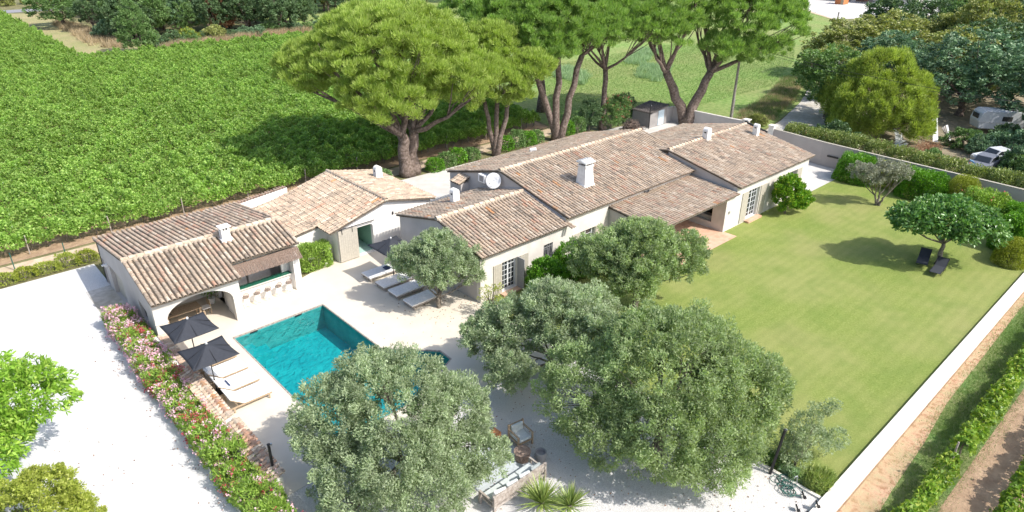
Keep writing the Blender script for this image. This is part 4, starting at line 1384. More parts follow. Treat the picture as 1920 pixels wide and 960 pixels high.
def sunbed(name, label, length, width, zt, frame, seatm, back, group):
    """foot end at x=0, head end at x=-length; lies along local -X"""
    t = thing(name, (0, 0, 0), label, 'sun lounger', group)
    l, w_ = length, width/2
    mb = MB()
    mb.box(-l, 0, -w_, -w_+.05, zt-.10, zt-.03).box(-l, 0, w_-.05, w_, zt-.10, zt-.03).box(-.05, -.001, -w_+.05, w_-.05, zt-.10, zt-.03).box(-l+.001, -l+.05, -w_+.05, w_-.05, zt-.10, zt-.03)
    mb.build('frame', frame, t, local=True, bevel=.006)
    for x_ in (-.12, -l+.2):
        for y_ in (-w_+.03, w_-.03): MB().box(x_-.03, x_+.03, y_-.025, y_+.025, 0, zt-.1).build('leg', frame, t, local=True)
    hinge = -l*.66
    if back > 0:
        MB().box(hinge, -.02, -w_+.03, w_-.03, zt-.03, zt+.02).build('mattress', seatm, t, local=True, bevel=.012)
        ca, sa = math.cos(back), math.sin(back); bl = l*.38
        a = Vector((hinge, 0, zt)); e = Vector((hinge-bl*ca, 0, zt+bl*sa))
        mb = MB(); mb.bar(a, e, width-.06, .05); mb.build('backrest', seatm, t, local=True, bevel=.012)
        mb = MB()
        for s_ in (-1, 1):
            mb.bar(a+Vector((0, s_*(w_-.02), -.03)), e+Vector((0, s_*(w_-.02), -.03)), .03)
            mb.bar(e+Vector((.12, s_*(w_-.05), -.05)), (hinge-.25, s_*(w_-.05), zt-.1), .028)
        mb.build('back_frame', M['wood'], t, local=True)
        mb = MB(); p1 = a.lerp(e, .9)+Vector((.03, 0, .05)); p0 = a.lerp(e, .62)+Vector((.03, 0, .05))
        mb.bar(p0, p1, width*.55, .07).build('pillow', seatm, t, local=True, bevel=.03)
    else:
        MB().box(-l+.01, -.005, -w_+.005, w_-.005, zt-.03, zt+.07).build('mattress', seatm, t, local=True, bevel=.025)
        MB().box(-l+.1, -l+.42, -w_+.12, w_-.12, zt+.07, zt+.13).build('pillow', seatm, t, local=True, bevel=.03)
    return t


p = sunbed('sun_lounger', '', 1.95, 1.14, .33, M['wood'], M['white'], R(38), 'white sunbeds with raised backs along the pool')
for i, (y, lb) in enumerate(((26.9, 'white sunbed nearest the camera beside the tiled wall'), (28.22, 'white sunbed with a navy towel, second from the camera'),
                             (29.52, 'white sunbed with its head under the nearer parasol edge'), (30.85, 'white sunbed farthest from the camera, between two parasols'))):
    o = p if i == 0 else copy_tree(p)
    place(o, (9.3, y, 0), rnd.uniform(-.01, .01), 1, lb)
tag(MB().box(7.75, 8.05, 27.95, 28.5, .36, .42).build('towel', M['navy'], bevel=.02, origin=(7.9, 28.2, .36)), 'folded navy towel on the second white sunbed by the tiled wall', 'towel')
tag(MB().box(7.72, 7.98, 29.2, 29.8, .36, .41).build('towel', M['cushion'], bevel=.02, origin=(7.9, 29.5, .36)), 'pale blue towel on the sunbed under the nearer parasol', 'towel')
p = sunbed('sun_lounger', '', 2.0, 1.0, .28, M['oldwood'], M['white'], 0, 'low cushioned cushioned sunbeds near the small olive tree')
for i, (y, lb) in enumerate(((33.38, 'cushioned sunbed in the parasol shade by the barn door'), (31.8, 'cushioned sunbed second from the barn door, half under the olive'),
                             (30.45, 'cushioned sunbed third from the barn door, dappled by the olive'), (28.88, 'cushioned sunbed right beside the trunk of the small olive'))):
    o = p if i == 0 else copy_tree(p)
    place(o, (18.68, y, 0), math.pi+rnd.uniform(-.015, .015), 1, lb)
tag(MB().box(20.0, 20.35, 33.1, 33.5, .36, .44).build('towel', M['navy'], bevel=.03, origin=(20.1, 33.3, .36)), 'dark navy towel on the shaded cushioned sunbed', 'towel')

# black lamp posts
def lamp_post(loc, h, label, r=.05):
    t = thing('lamp_post', loc, label, 'lamp post')
    MB().tube([(0, 0, -.05), (0, 0, h)], r, 10).build('pole', M['black'], t, local=True)
    MB().lathe([(r*1.2, h), (r*1.3, h+.03), (.02, h+.05)], n=10).build('cap', M['black'], t, local=True)
    MB().box(.02, .12, -.05, .03, h-.06, h+.02).build('spotlight', M['steel'], t, local=True)
    return t


lamp_post((6.93, 20.99, 0), 2.05, 'slim black post standing at the near end of the tiled wall', .055)
lamp_post((59.8, 42.95, 0), 2.5, 'slim black post in front of the grey shed', .05)
lamp_post((21.95, 8.2, 0), 2.2, 'dark leaning post at the corner of gravel court and lawn', .06).rotation_euler = (R(3), R(5), 0)

# ================================================================== LOUNGE CORNER UNDER THE OLIVES
tag(MB().box(12.6, 15.35, 14.9, 17.6, -.005, .015).build('outdoor_rug', M['rug'], origin=(14, 16, 0)), 'pale grey outdoor rug under the olive trees by the wooden sofa', 'rug')
sf = thing('garden_sofa', (13.6, 14.3, 0), 'weathered grey wooden sofa seen from behind with pale cushions', 'sofa')
mb = MB()
for x in (12.28, 14.92):
    for y in (14.08, 14.9): MB().box(x-.05, x+.05, y-.05, y+.05, 0, .92 if y < 14.5 else .6).build('leg', M['oldwood'], sf)
MB().box(12.33, 14.87, 14.05, 14.10, .52, .72).build('plank', M['oldwood'], sf)
MB().box(12.33, 14.87, 14.05, 14.10, .735, .93).build('plank', M['oldwood'], sf)
MB().box(12.33, 14.87, 14.06, 14.11, .28, .36).build('plank', M['oldwood'], sf)
MB().box(12.3, 14.9, 14.11, 14.9, .26, .33).build('seat', M['oldwood'], sf)
for x in (12.24, 14.88): MB().box(x, x+.08, 14.1, 14.95, .58, .63).build('armrest', M['oldwood'], sf)
for k in range(3): MB().box(12.38+k*.83, 13.18+k*.83, 14.2, 14.88, .33, .47).build('seat_cushion', M['cushion'], sf, bevel=.04)
for k, (x, mt) in enumerate(((12.5, 'white'), (13.1, 'cushion'), (13.75, 'cushion'), (14.35, 'stripe'))):
    c_ = MB().box(-.27, .27, -.08, .08, -.22, .22)
    c_.xf(Matrix.Translation((x+.2, 14.27, .70)) @ Matrix.Rotation(rnd.uniform(-.25, .25), 4, 'Z') @ Matrix.Rotation(.3, 4, 'X'))
    c_.build('back_cushion', M[mt], sf, bevel=.06)
ar = thing('garden_armchair', (15.75, 16.35, 0), 'wooden garden armchair with pale seat cushion between the olive crowns', 'armchair')
for x in (-.36, .36):
    for y in (-.36, .36): MB().box(x-.035, x+.035, y-.035, y+.035, 0, .62 if y < 0 else .85).build('leg', M['wood'], ar, local=True)
    MB().box(x-.04, x+.04, -.4, .4, .60, .64).build('armrest', M['wood'], ar, local=True)
MB().box(-.36, .36, -.38, .38, .24, .30).build('seat', M['wood'], ar, local=True)
MB().box(-.33, .33, -.36, .34, .30, .43).build('seat_cushion', M['cushion'], ar, local=True, bevel=.04)
for k in range(4): MB().box(-.33, .33, .36, .39, .45+k*.1, .52+k*.1).build('back_slat', M['wood'], ar, local=True)
MB().box(-.3, .3, .2, .34, .43, .82).build('back_cushion', M['cushion'], ar, local=True, bevel=.05)
ar.rotation_euler = (0, 0, R(-8))
rtb = thing('round_table', (15.1, 15.55, 0), 'low round brown table beside the wooden sofa', 'table')
MB().lathe([(.30, 0), (.33, .38), (.36, .40), (.36, .43)], n=20).build('table_top', M['terracotta'], rtb, local=True)
rtb.children[0].data.materials[0] = M['reed']
pt = thing('round_pot', (15.62, 15.0, 0), 'dark round pot at the corner of the wooden sofa', 'pot')
MB().lathe([(.2, 0), (.26, .3), (.24, .46), (.2, .46), (.19, .30)], n=18).build('pot', M['frame'], pt, local=True)
st = thing('side_crate', (15.0, 17.25, 0), 'small brown wooden crate behind the garden armchair', 'crate')
MB().box(-.25, .25, -.2, .2, 0, .4).build('body', M['teak'], st, local=True)
for k in range(3): MB().box(-.26, .26, -.215, -.2, .02+k*.13, .13+k*.13).build('slat', M['teak'], st, local=True)


def yucca(loc, label, n=90, l=.75, seed=1):
    t = thing('yucca_plant', loc, label, 'plant')
    rr = random.Random(seed)
    mb = MB()
    for k in range(n):
        a = rr.uniform(0, 6.283); el = rr.uniform(.1, 1.45)
        ll = l*rr.uniform(.7, 1.1)
        d = Vector((math.cos(a)*math.cos(el), math.sin(a)*math.cos(el), math.sin(el)))
        sd_ = d.cross(Vector((0, 0, 1))).normalized()*.026
        b = Vector((0, 0, .22)); m_ = b+d*ll*.55; e = b+d*ll+Vector((0, 0, -.10*math.cos(el)*ll))
        mb.quad(b-sd_*.6, b+sd_*.6, m_+sd_, m_-sd_); mb.quad(m_-sd_, m_+sd_, e)
    o = mb.build('blade', L['yucca'], t, local=True); o['kind'] = 'stuff'
    at = o.data.attributes.new('tone', 'FLOAT', 'POINT'); at.data.foreach_set('value', np.ones(len(o.data.vertices), np.float32))
    MB().tube([(0, 0, -.05), (0, 0, .3)], .09, 8).build('stem', M['bark'], t, local=True)
    return t


yucca((13.85, 13.15, .0), 'spiky yellow green yucca behind the sofa, at the bottom edge', 150, 1.2, 3)
yucca((14.6, 12.4, -.1), 'second spiky yucca half cut off by the bottom edge', 110, 1.05, 8)

# potted shrub by the bedroom door
pp = thing('potted_shrub', (21.55, 24.95, 0), 'tall dark pot with a sparse yellowish shrub at the house corner', 'potted plant')
MB().lathe([(.27, 0), (.31, .25), (.34, .60), (.37, .66), (.33, .66), (.30, .55), (.02, .54)], n=20).build('pot', M['pot'], pp, local=True)
rg = np.random.default_rng(8)
C = rg.normal(size=(46, 3))*[.36, .36, .33]+[0, 0, 1.45]
mb = MB()
for c in C: mb.tube([(0, 0, .5), (c[0]*.45, c[1]*.45, 1.0), tuple(c)], [.022, .014, .005], 4, cap=False)
mb.build('stem', M['bark'], pp, local=True)
P, A, tn = puff(rg, C, unit(C-[0, 0, 1.1]), .16, 20)
link('foliage', leaves_mesh('foliage', P, A, .085, .045, L['yellowish'], tn, rng=rg), pp)

# ================================================================== OLIVE TREES
OV = dict(zmin=-.9, tvar=.30, topbias=.15)
tree('olive_tree', (20.05, 27.81, 0), [(20.1, 27.8, 3.25, 1.9, 1.9, 1.25), (18.9, 28.9, 2.9, 1.25, 1.25, .85), (21.4, 26.8, 2.7, 1.25, 1.25, 1.05), (20.2, 27.9, 4.0, 1.0, 1.0, .7), (19.6, 27.2, 2.5, 1.2, 1.2, .6)],
     L['olive'], 'silvery olive tree with bare twisted trunk beside the cushioned sunbeds', ncl=560, cr=.28, per=85, Ls=.135, Ws=.042, r0=.17, fork=.75, nl=9, nsub=6, seed=4, shell=.35, multi=2, spread=.16, **OV)
tree('olive_tree', (28.34, 20.11, 0), [(28.3, 20.2, 3.6, 2.6, 2.6, 1.65), (26.6, 21.8, 3.2, 1.6, 1.6, 1.3), (30.3, 18.6, 3.3, 1.6, 1.6, 1.35), (28.5, 20.0, 4.6, 1.4, 1.4, .75), (27.4, 19.6, 2.6, 1.7, 1.7, 1.1), (29.4, 20.9, 2.8, 1.6, 1.6, 1.0)],
     L['olive_green'], 'dense grey green olive tree rooted in the lawn in front of the house wall', ncl=1000, cr=.30, per=85, Ls=.145, Ws=.045, r0=.19, fork=1.5, nl=9, nsub=5, seed=5, shell=.45, **OV)
tree('olive_tree', (20.2, 18.9, 0), [(18.9, 20.3, 2.6, 1.7, 1.7, 1.4), (20.5, 18.4, 3.3, 2.1, 2.1, 1.5), (17.9, 21.2, 2.1, 1.2, 1.2, 1.1), (17.3, 18.7, 1.8, 1.2, 1.2, .9), (21.6, 20.0, 3.0, 1.6, 1.6, 1.3), (20.3, 19.3, 4.0, 1.3, 1.3, .8), (20.6, 16.4, 3.0, 1.5, 1.5, 1.4), (22.6, 18.4, 2.9, 1.3, 1.3, 1.3)],
     L['olive'], 'broad silvery olive tree overhanging the terrace corner and gravel court', ncl=1150, cr=.31, per=85, Ls=.135, Ws=.042, r0=.2, fork=.9, nl=10, nsub=6, seed=6, shell=.5, multi=2, spread=.35, **OV)
tree('olive_tree', (19.6, 12.0, 0), [(19.7, 12.2, 4.1, 2.9, 2.9, 2.2), (21.9, 10.3, 3.0, 2.1, 2.1, 2.1), (17.6, 14.6, 2.9, 2.0, 2.0, 1.8), (20.6, 13.6, 4.5, 1.8, 1.8, 1.3), (18.2, 11.1, 2.5, 2.1, 2.1, 1.7), (19.6, 9.5, 2.0, 1.8, 1.8, 1.7), (22.8, 9.9, 2.7, 1.1, 1.1, 1.2), (16.9, 12.9, 2.0, 1.4, 1.4, 1.2), (21.9, 12.4, 4.2, 1.7, 1.7, 1.6)],
     L['olive_green'], 'largest olive tree, rounded dark crown over the gravel at the lawn corner', ncl=1750, cr=.33, per=85, Ls=.125, Ws=.040, r0=.26, fork=1.6, nl=10, nsub=6, seed=7, shell=.62, **OV)
tree('olive_tree', (11.0, 17.7, 0), [(10.8, 18.1, 3.5, 2.4, 2.4, 2.1), (9.0, 19.7, 2.9, 1.6, 1.6, 1.7), (12.8, 17.0, 2.9, 1.6, 1.6, 1.4), (10.6, 19.5, 3.9, 1.4, 1.4, 1.4), (9.9, 16.6, 2.5, 1.9, 1.9, 1.5), (8.6, 18.2, 1.8, 1.5, 1.5, 1.3), (12.3, 15.9, 1.8, 1.3, 1.3, 1.1), (12.9, 15.4, 1.7, 1.0, 1.0, .8), (13.6, 17.4, 2.5, .9, .9, .8), (10.2, 15.4, 1.7, 1.7, 1.5, 1.2), (8.1, 17.0, 1.3, 1.1, 1.1, 1.0)],
     L['olive'], 'large silvery olive tree in front of the pool at the bottom of the view', ncl=1500, cr=.30, per=95, Ls=.112, Ws=.036, r0=.24, fork=1.2, nl=10, nsub=7, seed=8, shell=.6, multi=2, spread=.3, **OV)
tree('olive_tree', (55.4, 17.25, 0), [(54.1, 18.4, 2.7, 1.15, 1.15, .85), (56.2, 16.6, 2.7, 1.05, 1.05, .85), (55.2, 17.4, 3.1, .9, .9, .6), (54.7, 17.9, 2.2, 1.0, 1.0, .5)],
     L['olive_dry'], 'small sparse silver olive tree with bare forked branches on the lawn near the hedges', ncl=170, cr=.27, per=70, Ls=.13, Ws=.042, r0=.16, fork=.8, nl=9, nsub=6, seed=9, zmin=-.5, shell=.4, multi=3, spread=.35, tvar=.2)
tree('young_olive_tree', (23.1, 7.75, 0), [(23.2, 7.7, 1.6, .85, .85, .95), (24.3, 7.0, 1.2, .65, .65, .7), (23.3, 7.6, 2.7, .55, .55, .6), (23.9, 7.2, 2.9, .35, .35, .3), (22.9, 8.0, .8, .7, .7, .6)],
     L['olive'], 'thin young olive tree with wispy grey shoots in the lawn corner bed', ncl=190, cr=.22, per=45, Ls=.10, Ws=.03, r0=.06, fork=.5, nl=9, nsub=6, seed=10, zmin=-.8, shell=.3, multi=2, spread=.2)

# fig tree, citrus, laurels
tree('fig_tree', (47.66, 10.38, 0), [(47.6, 10.6, 3.1, 2.2, 2.2, 1.15), (46.1, 12.0, 3.1, 1.4, 1.4, .8), (49.3, 9.0, 2.7, 1.5, 1.5, 1.0), (48.6, 10.8, 3.3, 1.5, 1.5, .95)],
     L['fig'], 'broad leafy fig tree with short pale trunk on the lawn shading two dark loungers', ncl=470, cr=.40, per=40, Ls=.24, Ws=.16, r0=.17, fork=1.5, nl=8, nsub=4, seed=12, zmin=-.55, shell=.6, drop=.3, outw=.6, tvar=.15, fold=.12)
tree('citrus_tree', (48.3, 21.35, 0), [(48.2, 21.3, 1.75, 1.15, 1.15, 1.35), (49.2, 20.7, 1.2, .75, .75, .85), (47.7, 21.5, 2.2, .7, .7, .8)],
     L['citrus'], 'rounded glossy citrus tree with small yellow fruit against the house wall', ncl=200, cr=.26, per=70, Ls=.13, Ws=.07, r0=.08, fork=.5, nl=6, nsub=3, seed=13, zmin=-.9, shell=.65, flowers=(L['orange'], 9, .07, 2))
tree('laurel_bush', (25.6, 24.6, 0), [(25.6, 24.6, 1.15, 1.15, 1.05, 1.15)], L['laurel'], 'rounded bright green laurel bush beside the bedroom french door', 'bush',
     ncl=260, cr=.24, per=60, Ls=.15, Ws=.05, r0=.07, fork=.3, nl=5, nsub=3, seed=14, zmin=-.9, shell=.8, cname='foliage')
tree('laurel_bush', (28.3, 25.1, 0), [(28.3, 25.1, 1.25, 1.35, .9, 1.15), (29.4, 24.9, .9, .8, .8, .9)], L['laurel'], 'taller laurel bush under the barred window, behind the rounded one', 'bush',
     ncl=260, cr=.24, per=60, Ls=.15, Ws=.05, r0=.07, fork=.3, nl=5, nsub=3, seed=15, zmin=-.9, shell=.8, cname='foliage')
shrub('white_oleander', (17.3, 37.1, 0, 1.15, .62, 1.75), L['oleander'], 'green oleander shrub with white flowers beside the barn door', n=7000, Ls=.17, Ws=.035, seed=17,
      flowers=(L['whitef'], 22, .06, 8), rnd_=.6)

# oleander hedge with pink and red flowers: plants side by side
for i in range(15):
    y = 37.4-i*1.42
    fl = (L['pink'], 130 if i < 5 else 95, .078, 12) if i % 3 != 2 else (L['red'], 85, .07, 10)
    if i > 8: fl = (fl[0], 42 if i < 12 else 18, .07, 11)
    box = (5.95+rnd.uniform(-.08, .08), y, 0, .78+rnd.uniform(-.06, .1), .92, 1.15+rnd.uniform(-.12, .22))
    col = 'pink' if i % 3 != 2 else 'crimson'
    where = ['at the pool house wall', 'second from the pool house', 'third from the pool house', 'fourth from the pool house', 'beside the farther parasol', 'just past the farther parasol', 'level with the nearer parasol',
             'by the farthest sunbeds', 'by the nearest sunbeds', 'just before the gap in the tiled wall', 'at the gap in the tiled wall', 'first beyond the tile wall gap', 'near the slim black post', 'at the foot of the slim black post', 'at the bottom edge of the view'][i]
    t = shrub('oleander_bush', box, L['oleander'], f'{col} flowered oleander bush in the hedge, {where}', n=3300, Ls=.15, Ws=.034, seed=40+i, flowers=fl, rnd_=.62, group='flowering oleander hedge along the white drive', bulge=.16)
    # second flower colour sprinkled in
    rg = np.random.default_rng(90+i)
    P, D = hedge_pts(rg, 400, (0, 0, 0, box[3], box[4], box[5]), .62)
    q = rg.integers(0, len(P), 36 if i < 10 else 12); ii = np.repeat(q, 9)
    FP = P[ii]+D[ii]*.05+rg.normal(size=(len(ii), 3))*.038
    link('blossom', leaves_mesh('blossom', FP, rg.normal(size=FP.shape), .055, .055, L['red'] if i % 3 != 2 else L['pink'], None, .2, rg), t)

# trees on the left of the white drive
tree('horse_chestnut', (-1.0, 27.0, 0), [(-1.2, 28.6, 3.6, 2.5, 2.3, 1.5), (.9, 28.2, 3.5, 1.5, 1.4, 1.3), (-1.2, 30.2, 3.9, 1.9, 1.9, 1.3), (-1.4, 27.2, 2.6, 1.9, 1.7, 1.1)],
     L['maple'], 'bright green broadleaf tree at the left edge on the white gravel', ncl=520, cr=.30, per=34, Ls=.26, Ws=.085, r0=.18, fork=1.5, nl=8, nsub=4, seed=18, zmin=-.8, shell=.6, drop=.55, outw=.7, tvar=.12)
tree('privet_tree', (-.8, 22.4, 0), [(-.7, 22.6, 2.0, 2.0, 2.0, 1.6), (.3, 22.4, 1.5, 1.2, 1.2, 1.1), (-.9, 21.2, 1.6, 1.8, 1.8, 1.3), (.1, 23.4, 2.5, .9, .9, .9)],
     L['yellowish'], 'bushy yellow green tree in the bottom left corner', ncl=560, cr=.24, per=75, Ls=.085, Ws=.05, r0=.15, fork=.7, nl=7, nsub=4, seed=19, zmin=-.8, shell=.65, tvar=.14)

# ================================================================== STONE PINES
def pine(base, lobes, mat, label, seed, ncl, fork, r0, multi=1, spread=.5, per=112, forkpts=None, cr=.58, nl=11, tb=.8, Ls=.36, Ws=.070, upw=.9, zmin=-.25):
    return tree('stone_pine', base, lobes, mat, label, 'pine tree', 'pinebark', ncl=ncl, cr=cr, per=per, Ls=Ls, Ws=Ws, r0=r0, fork=fork, nl=nl, nsub=6, seed=seed, mode='needle',
                upw=upw, multi=multi, spread=spread, topbias=tb, shell=.72, zmin=zmin, flat_=.62, tvar=.12, reach=.9, forkpts=forkpts, inner=int(ncl*.10))


pine((32.2, 48.0, 0), [(32.6, 50.2, 9.2, 7.4, 7.4, 4.9), (28.2, 53.6, 8.2, 4.2, 4.2, 3.3), (29.8, 47.0, 6.9, 3.9, 3.9, 2.7), (35.6, 46.0, 7.2, 3.8, 3.8, 2.6), (37.6, 50.4, 8.8, 3.8, 3.8, 3.4), (33.5, 55.5, 9.5, 4.5, 4.5, 3.2), (38.6, 46.4, 7.8, 2.6, 2.6, 2.0)], L['pine'],
     'huge umbrella pine with a wide domed yellow green crown behind the guest house', 51, 1750, 3.6, .82, 2, .8, nl=14, cr=.64, per=165, Ws=.066)
pine((41.4, 46.9, 0), [(41.3, 46.0, 6.9, 2.7, 2.7, 2.3), (43.7, 44.6, 8.0, 2.2, 2.2, 1.7), (40.3, 47.0, 5.9, 1.9, 1.9, 1.6), (42.4, 45.6, 5.8, 1.5, 1.5, 1.2), (41.9, 48.2, 9.6, 2.6, 2.6, 2.4)], L['pine'],
     'slender triple trunked pine with a small crown beside the huge umbrella pine', 52, 600, 4.0, .42, 3, .6, nl=9, forkpts=[(40.5, 47.5, 5.2), (41.5, 46.8, 5.6), (42.5, 46.2, 5.4)])
pine((49.4, 46.5, 0), [(48.6, 48.0, 11.2, 5.2, 5.2, 3.8), (45.6, 50.6, 11.2, 4.2, 4.2, 3.2), (51.6, 45.4, 9.9, 3.3, 3.3, 2.4), (47.4, 45.6, 9.2, 2.6, 2.6, 2.0), (46.6, 46.8, 10.2, 3.0, 3.0, 2.6), (50.2, 49.4, 13.2, 4.4, 4.4, 2.6)], L['pine_dark'],
     'tall dark green pine whose trunk forks low into three stems', 53, 1350, 4.2, .60, 3, 1.5, nl=10, forkpts=[(46.9, 48.2, 8.4), (49.2, 46.7, 8.6), (51.0, 45.2, 8.4)])
pine((55.9, 46.1, 0), [(55.0, 47.4, 12.0, 4.4, 4.4, 3.4), (53.9, 44.9, 10.6, 3.4, 3.4, 2.6), (58.0, 46.6, 11.8, 3.8, 3.8, 3.2), (57.0, 43.4, 10.8, 3.4, 3.4, 2.8), (52.8, 47.0, 13.2, 3.4, 3.4, 2.6)], L['pine_dark'],
     'single stemmed dark green pine beside the red flowering oleanders', 54, 1150, 6.2, .36, 1, .5, nl=9)
pine((64.4, 41.4, 0), [(60.6, 43.2, 11.6, 4.4, 4.4, 3.8), (68.0, 39.4, 10.9, 4.8, 4.8, 3.8), (64.2, 43.2, 14.0, 5.4, 5.4, 3.4), (71.2, 37.0, 10.4, 3.9, 3.9, 3.9), (70.4, 36.6, 8.2, 2.6, 2.6, 2.0), (65.2, 38.6, 8.5, 2.3, 2.3, 1.7), (68.2, 37.0, 7.9, 2.2, 2.2, 1.7), (59.4, 42.0, 9.8, 2.8, 2.8, 2.3), (68.6, 42.5, 14.2, 4.8, 4.8, 3.4)], L['pine_dark'],
     'large pine with two diverging trunks behind the far wing of the farmhouse', 55, 1900, 5.0, .80, 2, 1.9, nl=14, forkpts=[(62.3, 43.2, 5.6), (66.0, 40.1, 5.6)])
pine((56.5, 56, 0), [(56, 56, 12.0, 6, 6, 3.6), (50, 58, 12, 5, 5, 3.4)], L['pine_dark'], 'dark pine standing farther back above the forked pine crowns', 56, 700, 6, .5, 1, .5)

# ================================================================== VINEYARDS
def vine_mesh(seed, ln, n, hw, h0, h1, Ls, mat):
    rng = np.random.default_rng(seed)
    f1, f2, f3 = smoothnoise(seed), smoothnoise(seed+1), smoothnoise(seed+2)
    x = rng.uniform(0, ln, n)
    a = rng.uniform(-.35, math.pi+.35, n)
    w = hw*(1+.34*f1(x*1.4)+.2*f3(x*3.7)); hh = (h1-h0)*.5*(1+.30*f2(x*1.7)+.18*f1(x*4.1+9))
    r = rng.uniform(.72, 1.06, n)
    shoot = rng.random(n) < .06
    r = np.where(shoot, r*1.25, r)
    P = np.stack([x, np.cos(a)*w*r, h0+hh+np.sin(a)*hh*r], 1)
    A = np.stack([rng.normal(size=n)*.7, np.cos(a)+rng.normal(size=n)*.5, np.sin(a)*.5+rng.normal(size=n)*.5-.1], 1)
    tone = 1+.2*f3(x*.9+3)+rng.uniform(-.08, .08, n)
    return leaves_mesh('vine', P, A, Ls, Ls*.85, mat, tone, .1, rng)


VM = [vine_mesh(200+i, 5.2, 2700, .62, .25, 1.45, .15, L['vine']) for i in range(4)]
VN = [vine_mesh(220+i, 5.2, 3300, .62, .2, 1.45, .145, L['vine']) for i in range(4)]
stake = MB().tube([(0, 0, 0), (0, 0, 1.35)], .035, 6).mesh('vine_stake'); stake.materials.append(M['oldwood'])
vtr = MB()
for k in range(5): vtr.tube([(k*1.05+.3, 0, 0), (k*1.05+.36, .03, .4), (k*1.05+.3, 0, .75)], [.05, .04, .03], 5, cap=False)
vtr = vtr.mesh('vine_trunk'); vtr.materials.append(M['bark'])


def vine_row(y, x0, x1, z, meshes, label, group, stakes=False, rz=0, trunks=False, sz=1):
    t = thing('vine_row', (x0, y, z), label, 'vine row', group)
    n = max(1, int(round((x1-x0)/5.0))); st = (x1-x0)/n
    for k in range(n):
        o = link('vine', meshes[rnd.randrange(len(meshes))], t)
        o.location = (k*st, rnd.uniform(-.05, .05), 0); o.scale = (st/5.0, rnd.uniform(.93, 1.1), rnd.uniform(.92, 1.1)*sz)
        if rnd.random() < .5:
            o.location.x += st; o.rotation_euler = (0, 0, math.pi)
        if trunks:
            q = link('vine_trunk', vtr, t); q.location = (k*st, 0, 0); q['kind'] = 'stuff'
        if stakes:
            q = link('stake', stake, t); q.location = (k*st+2.2, -.55, 0); q.rotation_euler = (rnd.uniform(-.04, .04), rnd.uniform(-.04, .04), 0)
    t.rotation_euler = (0, 0, rz)
    return t


Y = 52.05; i = 0
while Y < 200:
    xr = 51.8+(Y-52)*.17 if Y < 123 else 24.0+(Y-123)*.013
    xl = -3+.10*(Y-52)
    if i == 0: lb, gp = 'front row of the big vineyard, right behind the outbuildings', None
    elif i == 1: lb, gp = 'second row of the big vineyard behind the outbuildings', None
    elif Y < 123: lb, gp = 'dense green vine row in the big vineyard', 'vine rows of the big vineyard'
    else: lb, gp = 'far vine row beside the strip of dry grass', 'short far vine rows'
    vine_row(Y, xl, xr, -.07, VN if i < 7 else VM, lb, gp, stakes=(i == 0), trunks=(i < 2))
    Y += 2.05 if Y < 60 else 1.95
    i += 1
VR = [vine_mesh(240+i, 5.2, 2300, .42, .2, 1.08, .14, L['vine_near']) for i in range(4)]
vine_row(3.62, 21.6, 28.4, -1.1, VR, 'near end of the vine row beside the grass strip, bottom right', None, trunks=True, rz=-.012)
vine_row(3.55, 30.0, 52, -1.1, VR, 'vine row beside the grass strip, beyond the gap, at the right edge', None, trunks=True, rz=-.004)
vine_row(1.05, 24.5, 40, -1.1, VR, 'second vine row at the bottom right edge past the bare soil', None, trunks=True)
tag(MB().tube([(29.2, 3.6, -1.1), (29.2, 3.6, .35)], .04, 6).build('vine_stake', M['oldwood'], origin=(29.2, 3.6, -1.1)), 'bare wooden stake in the gap of the right vine row', 'stake')

# fence posts and wire by the sandy path
for x, y, lb in ((3.0, 49.4, 'green fence post left of the other, behind the yellowish bushes'), (5.8, 48.9, 'green fence post nearest the pool house on the sandy path')):
    tag(MB().tube([(x, y, -.1), (x, y, 1.15)], .035, 6).build('fence_post', M['hose'], origin=(x, y, 0)), lb, 'fence post')

# ================================================================== SHRUB ROWS
for k in range(10):
    x = 6.7-k*1.12
    shrub('pittosporum_bush', (x, 47.75+rnd.uniform(-.15, .15), 0, .68+rnd.uniform(-.1, .1), .5, .85+rnd.uniform(-.15, .2)), L['yellowish'] if k % 3 else L['cypress'],
          'small yellow green bush in the loose row along the white drive', n=1500, Ls=.11, Ws=.05, seed=300+k, group='loose row of small bushes by the sandy path', rnd_=.8)
rowb = [(27.6, 47.9, 1.0), (29.4, 48.1, 1.1), (34.4, 47.2, 1.25), (35.9, 47.5, 1.4), (37.3, 47.6, 1.5), (38.8, 47.5, 1.2), (43.2, 47.6, 1.5), (44.6, 47.5, 1.9), (46.0, 47.3, 1.5), (47.3, 47.6, 1.3), (51.4, 47.2, 1.7), (52.9, 47.0, 1.9)]
for k, (x, y, h) in enumerate(rowb):
    shrub('photinia_bush', (x, y, 0, .85, .75, h), L['mid'] if k % 2 else L['laurel'], 'leafy green bush in the row between the pines and the vineyard', n=1800, Ls=.14, Ws=.06, seed=330+k,
          group='row of bushes behind the farmhouse', rnd_=.8)
for k, (x, y, h, fl, lb) in enumerate(((54.6, 46.9, 3.0, 0, 'brownish green oleander without flowers left of the single stemmed pine'), (56.6, 45.6, 3.0, 1, 'oleander full of red flowers right behind the single stemmed pine'),
                                       (58.6, 46.2, 3.3, 1, 'tall red flowering oleander left of the grey shed'), (60.0, 46.6, 2.9, 0, 'dark green oleander touching the shed roof'))):
    tree('oleander_shrub', (x, y, 0), [(x, y, h*.55, 1.25, 1.2, h*.48)], L['mid'] if fl else L['dark'], lb, 'shrub', ncl=110, cr=.32, per=55, Ls=.17, Ws=.05, r0=.08, fork=.5, nl=5, nsub=3, seed=350+k, zmin=-.8, shell=.7,
         flowers=(L['red'], 40, .09, 5) if fl else None)
wp = thing('brushwood_pile', (58.0, 43.9, 0), 'dark heap of cut brushwood left of the grey shed', 'wood pile')
mb = MB(); rr = random.Random(3)
